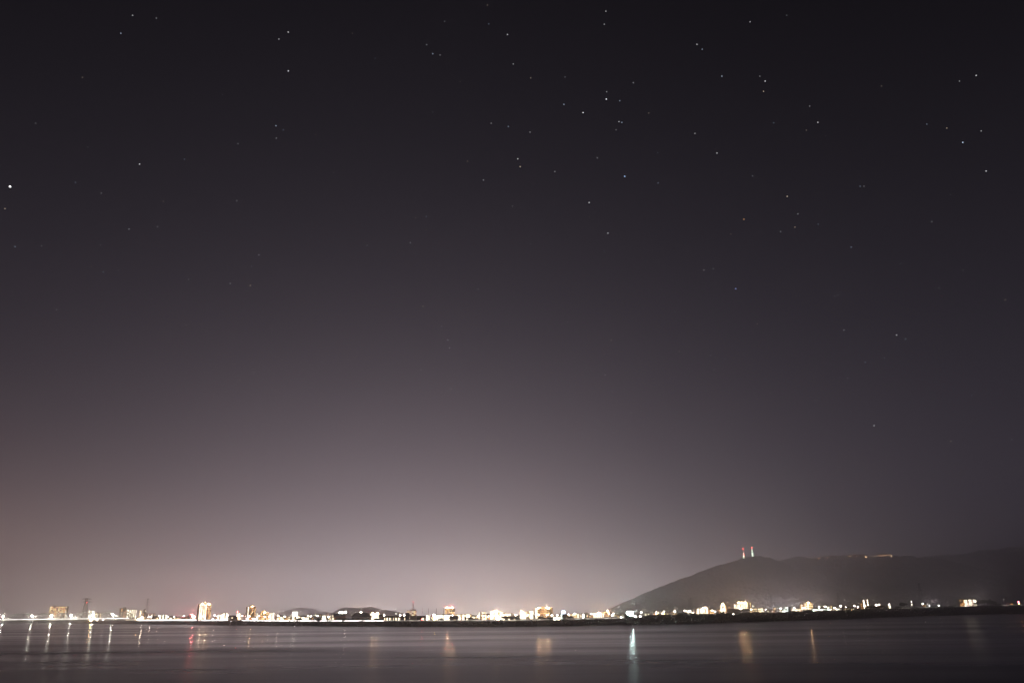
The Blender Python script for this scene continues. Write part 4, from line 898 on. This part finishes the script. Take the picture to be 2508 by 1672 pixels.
# ------------------------------------------------------------------ haze: one closed box of even, pale air round everything but the sky
HAZE_DENSITY = 0.0004
hm = bpy.data.materials.new('haze_air'); hm.use_nodes = True; hm.node_tree.nodes.clear(); T = NT(hm.node_tree)
pv = T.n('ShaderNodeVolumePrincipled'); pv.inputs['Color'].default_value = (.99, .965, .98, 1); pv.inputs['Density'].default_value = HAZE_DENSITY; pv.inputs['Anisotropy'].default_value = .9
ho = T.n('ShaderNodeOutputMaterial'); T.link(pv.outputs[0], ho.inputs['Volume'])
hm.cycles.homogeneous_volume = True
hz = MB().box(-9100, 9100, -4100, 8100, -10.2, 362).build('haze', hm); tag(hz, 'thin pale night haze over the river and town', 'haze', kind='stuff')

# ------------------------------------------------------------------ stars
STARS_F = [(325,38),(296,82),(683,96),(202,190),(545,232),(87,302),(694,318),(677,339),(773,330),(583,352),(215,360),(185,447),(248,473),(400,493),(316,561),(386,555),
 (37,604),(246,600),(224,653),(290,661),(462,684),(616,652),(139,758),(456,796),(564,694),(580,492),(452,390),(817,423),(1194,13),(1484,28),(1089,53),(1197,59),(1480,60),(863,82),
 (1045,110),(1078,135),(919,143),(1384,189),(1127,200),(1551,203),(1486,225),(1518,247),(1060,275),(1589,277),(1509,318),(1298,324),(1245,310),(1203,302),(1145,395),(1359,420),
 (1463,387),(1611,374),(1255,505),(1044,563),(899,601),(1299,598),(1480,615),(1171,708),(1036,750),(1082,799),(1096,832),(1652,763),(1390,789),(1444,532),(1927,38),(1837,54),
 (1720,121),(1861,187),(1870,224),(2350,199),(1983,260),(2270,304),(2403,321),(1975,319),(1702,327),(2328,477),(2004,549),(1912,567),(1790,573),(1747,658),(1724,661),(2206,645),
 (2359,662),(2462,734),(2053,722),(2044,725),(2058,923),(2478,1076),(1479,867),(1501,959),(1545,1010),(1396,980),(1429,1128),(1198,1073),(1105,952),(1031,905),(728,928),(622,912),
 (587,931),(500,967),(317,1102),(345,1282),(1795,1134),(1747,1001),(1749,905),(1741,870),(1775,878),(1821,865),(1663,860),(2166,876),(1787,1250),(2145,1309),(1098,833),(1887,963),
 (1998,980),(1899,1134),(1924,1291),(790,887),(1018,533),(2116,456),(2300,705),(2380,968),(2120,1178)]
STARS_M = [(383,45),(676,308),(342,402),(12,511),(102,602),(253,666),(634,624),(613,699),(1243,85),(1060,132),(1257,157),(1300,191),(1516,298),(1523,300),(1268,389),(1274,408),(1184,441),
 (1044,530),(1005,594),(1497,833),(1707,109),(1768,187),(1874,199),(2159,211),(2391,185),(1895,301),(2003,300),(2319,314),(1843,431),(2107,456),(2415,419),(1928,481),(2282,543),(2085,605),
 (1954,524),(1855,793),(2067,808),(2218,830),(2076,926),(2329,1080),(1482,918),(1429,1115),(1101,852)]
STARS_B = [(706,174,'white'),(1381,256,'white'),(1428,276,'white'),(1485,243,'white'),(1612,448,'white'),(1443,496,'white'),(1489,571,'white'),(2358,349,'white'),(1756,375,'white'),(2196,820,'white'),(2119,887,'white'),(2141,1042,'white')]
STARS_U = [(24.5,457,2.0,3.2,(1,1,1),'brightest white star near the left edge of the night sky'),(706,79,1.35,.75,(1,1,1),'bright pair like white star near the top left of the sky'),
 (1530,432,1.35,1.5,(.40,.62,1),'bright bluish star in the upper right middle of the sky'),(1802,707,1.35,1.2,(.38,.46,1),'violet blue star low in the right half of the sky'),
 (1822,537,1.35,1.0,(1,.5,.2),'bright orange star in the right half of the sky'),(1947,556,1.3,.55,(1,.75,.6),'pale orange star just right of the bright orange star')]
SD = 26000.0
SM = {}
def star(px, py, rad, st, col, key, label, group):
    if key not in SM:
        SM[key] = MB().ball((0, 0, 0), rad * SD / F, 1, 1, 1, 8, 6).mesh('star', emat('starlight_' + key, col, st, .45 if group else 0, sample=False))
    d = ray(px, py).normalized(); o = link('star', SM[key], None, Vector((0, 0, CAMZ)) + d * SD); tag(o, label, 'star', group)
TINT = [('white', (.95, .97, 1)), ('bluish', (.62, .78, 1)), ('warm', (1, .80, .58))]
for i, (px, py) in enumerate(STARS_F):
    t = TINT[(0, 1, 0, 2, 0)[i % 5]]; star(px, py, 1.05, .5, t[1], 'faint_' + t[0], 'very faint small %s star in the dark night sky' % t[0], 'faint stars')
for i, (px, py) in enumerate(STARS_M):
    t = TINT[(0, 1, 0, 2)[i % 4]]; star(px, py, 1.1, .8, t[1], 'medium_' + t[0], 'clear medium bright %s star in the night sky' % t[0], 'medium bright stars')
for i, (px, py, c) in enumerate(STARS_B):
    t = TINT[(0, 1, 0)[i % 3]]; star(px, py, 1.2, 1.2, t[1], 'bright_' + t[0], 'bright %s star standing out in the night sky' % t[0], 'bright stars')
for i, (px, py, rad, st, col, lb) in enumerate(STARS_U): star(px, py, rad, st, col, 'single_%d' % i, lb, None)
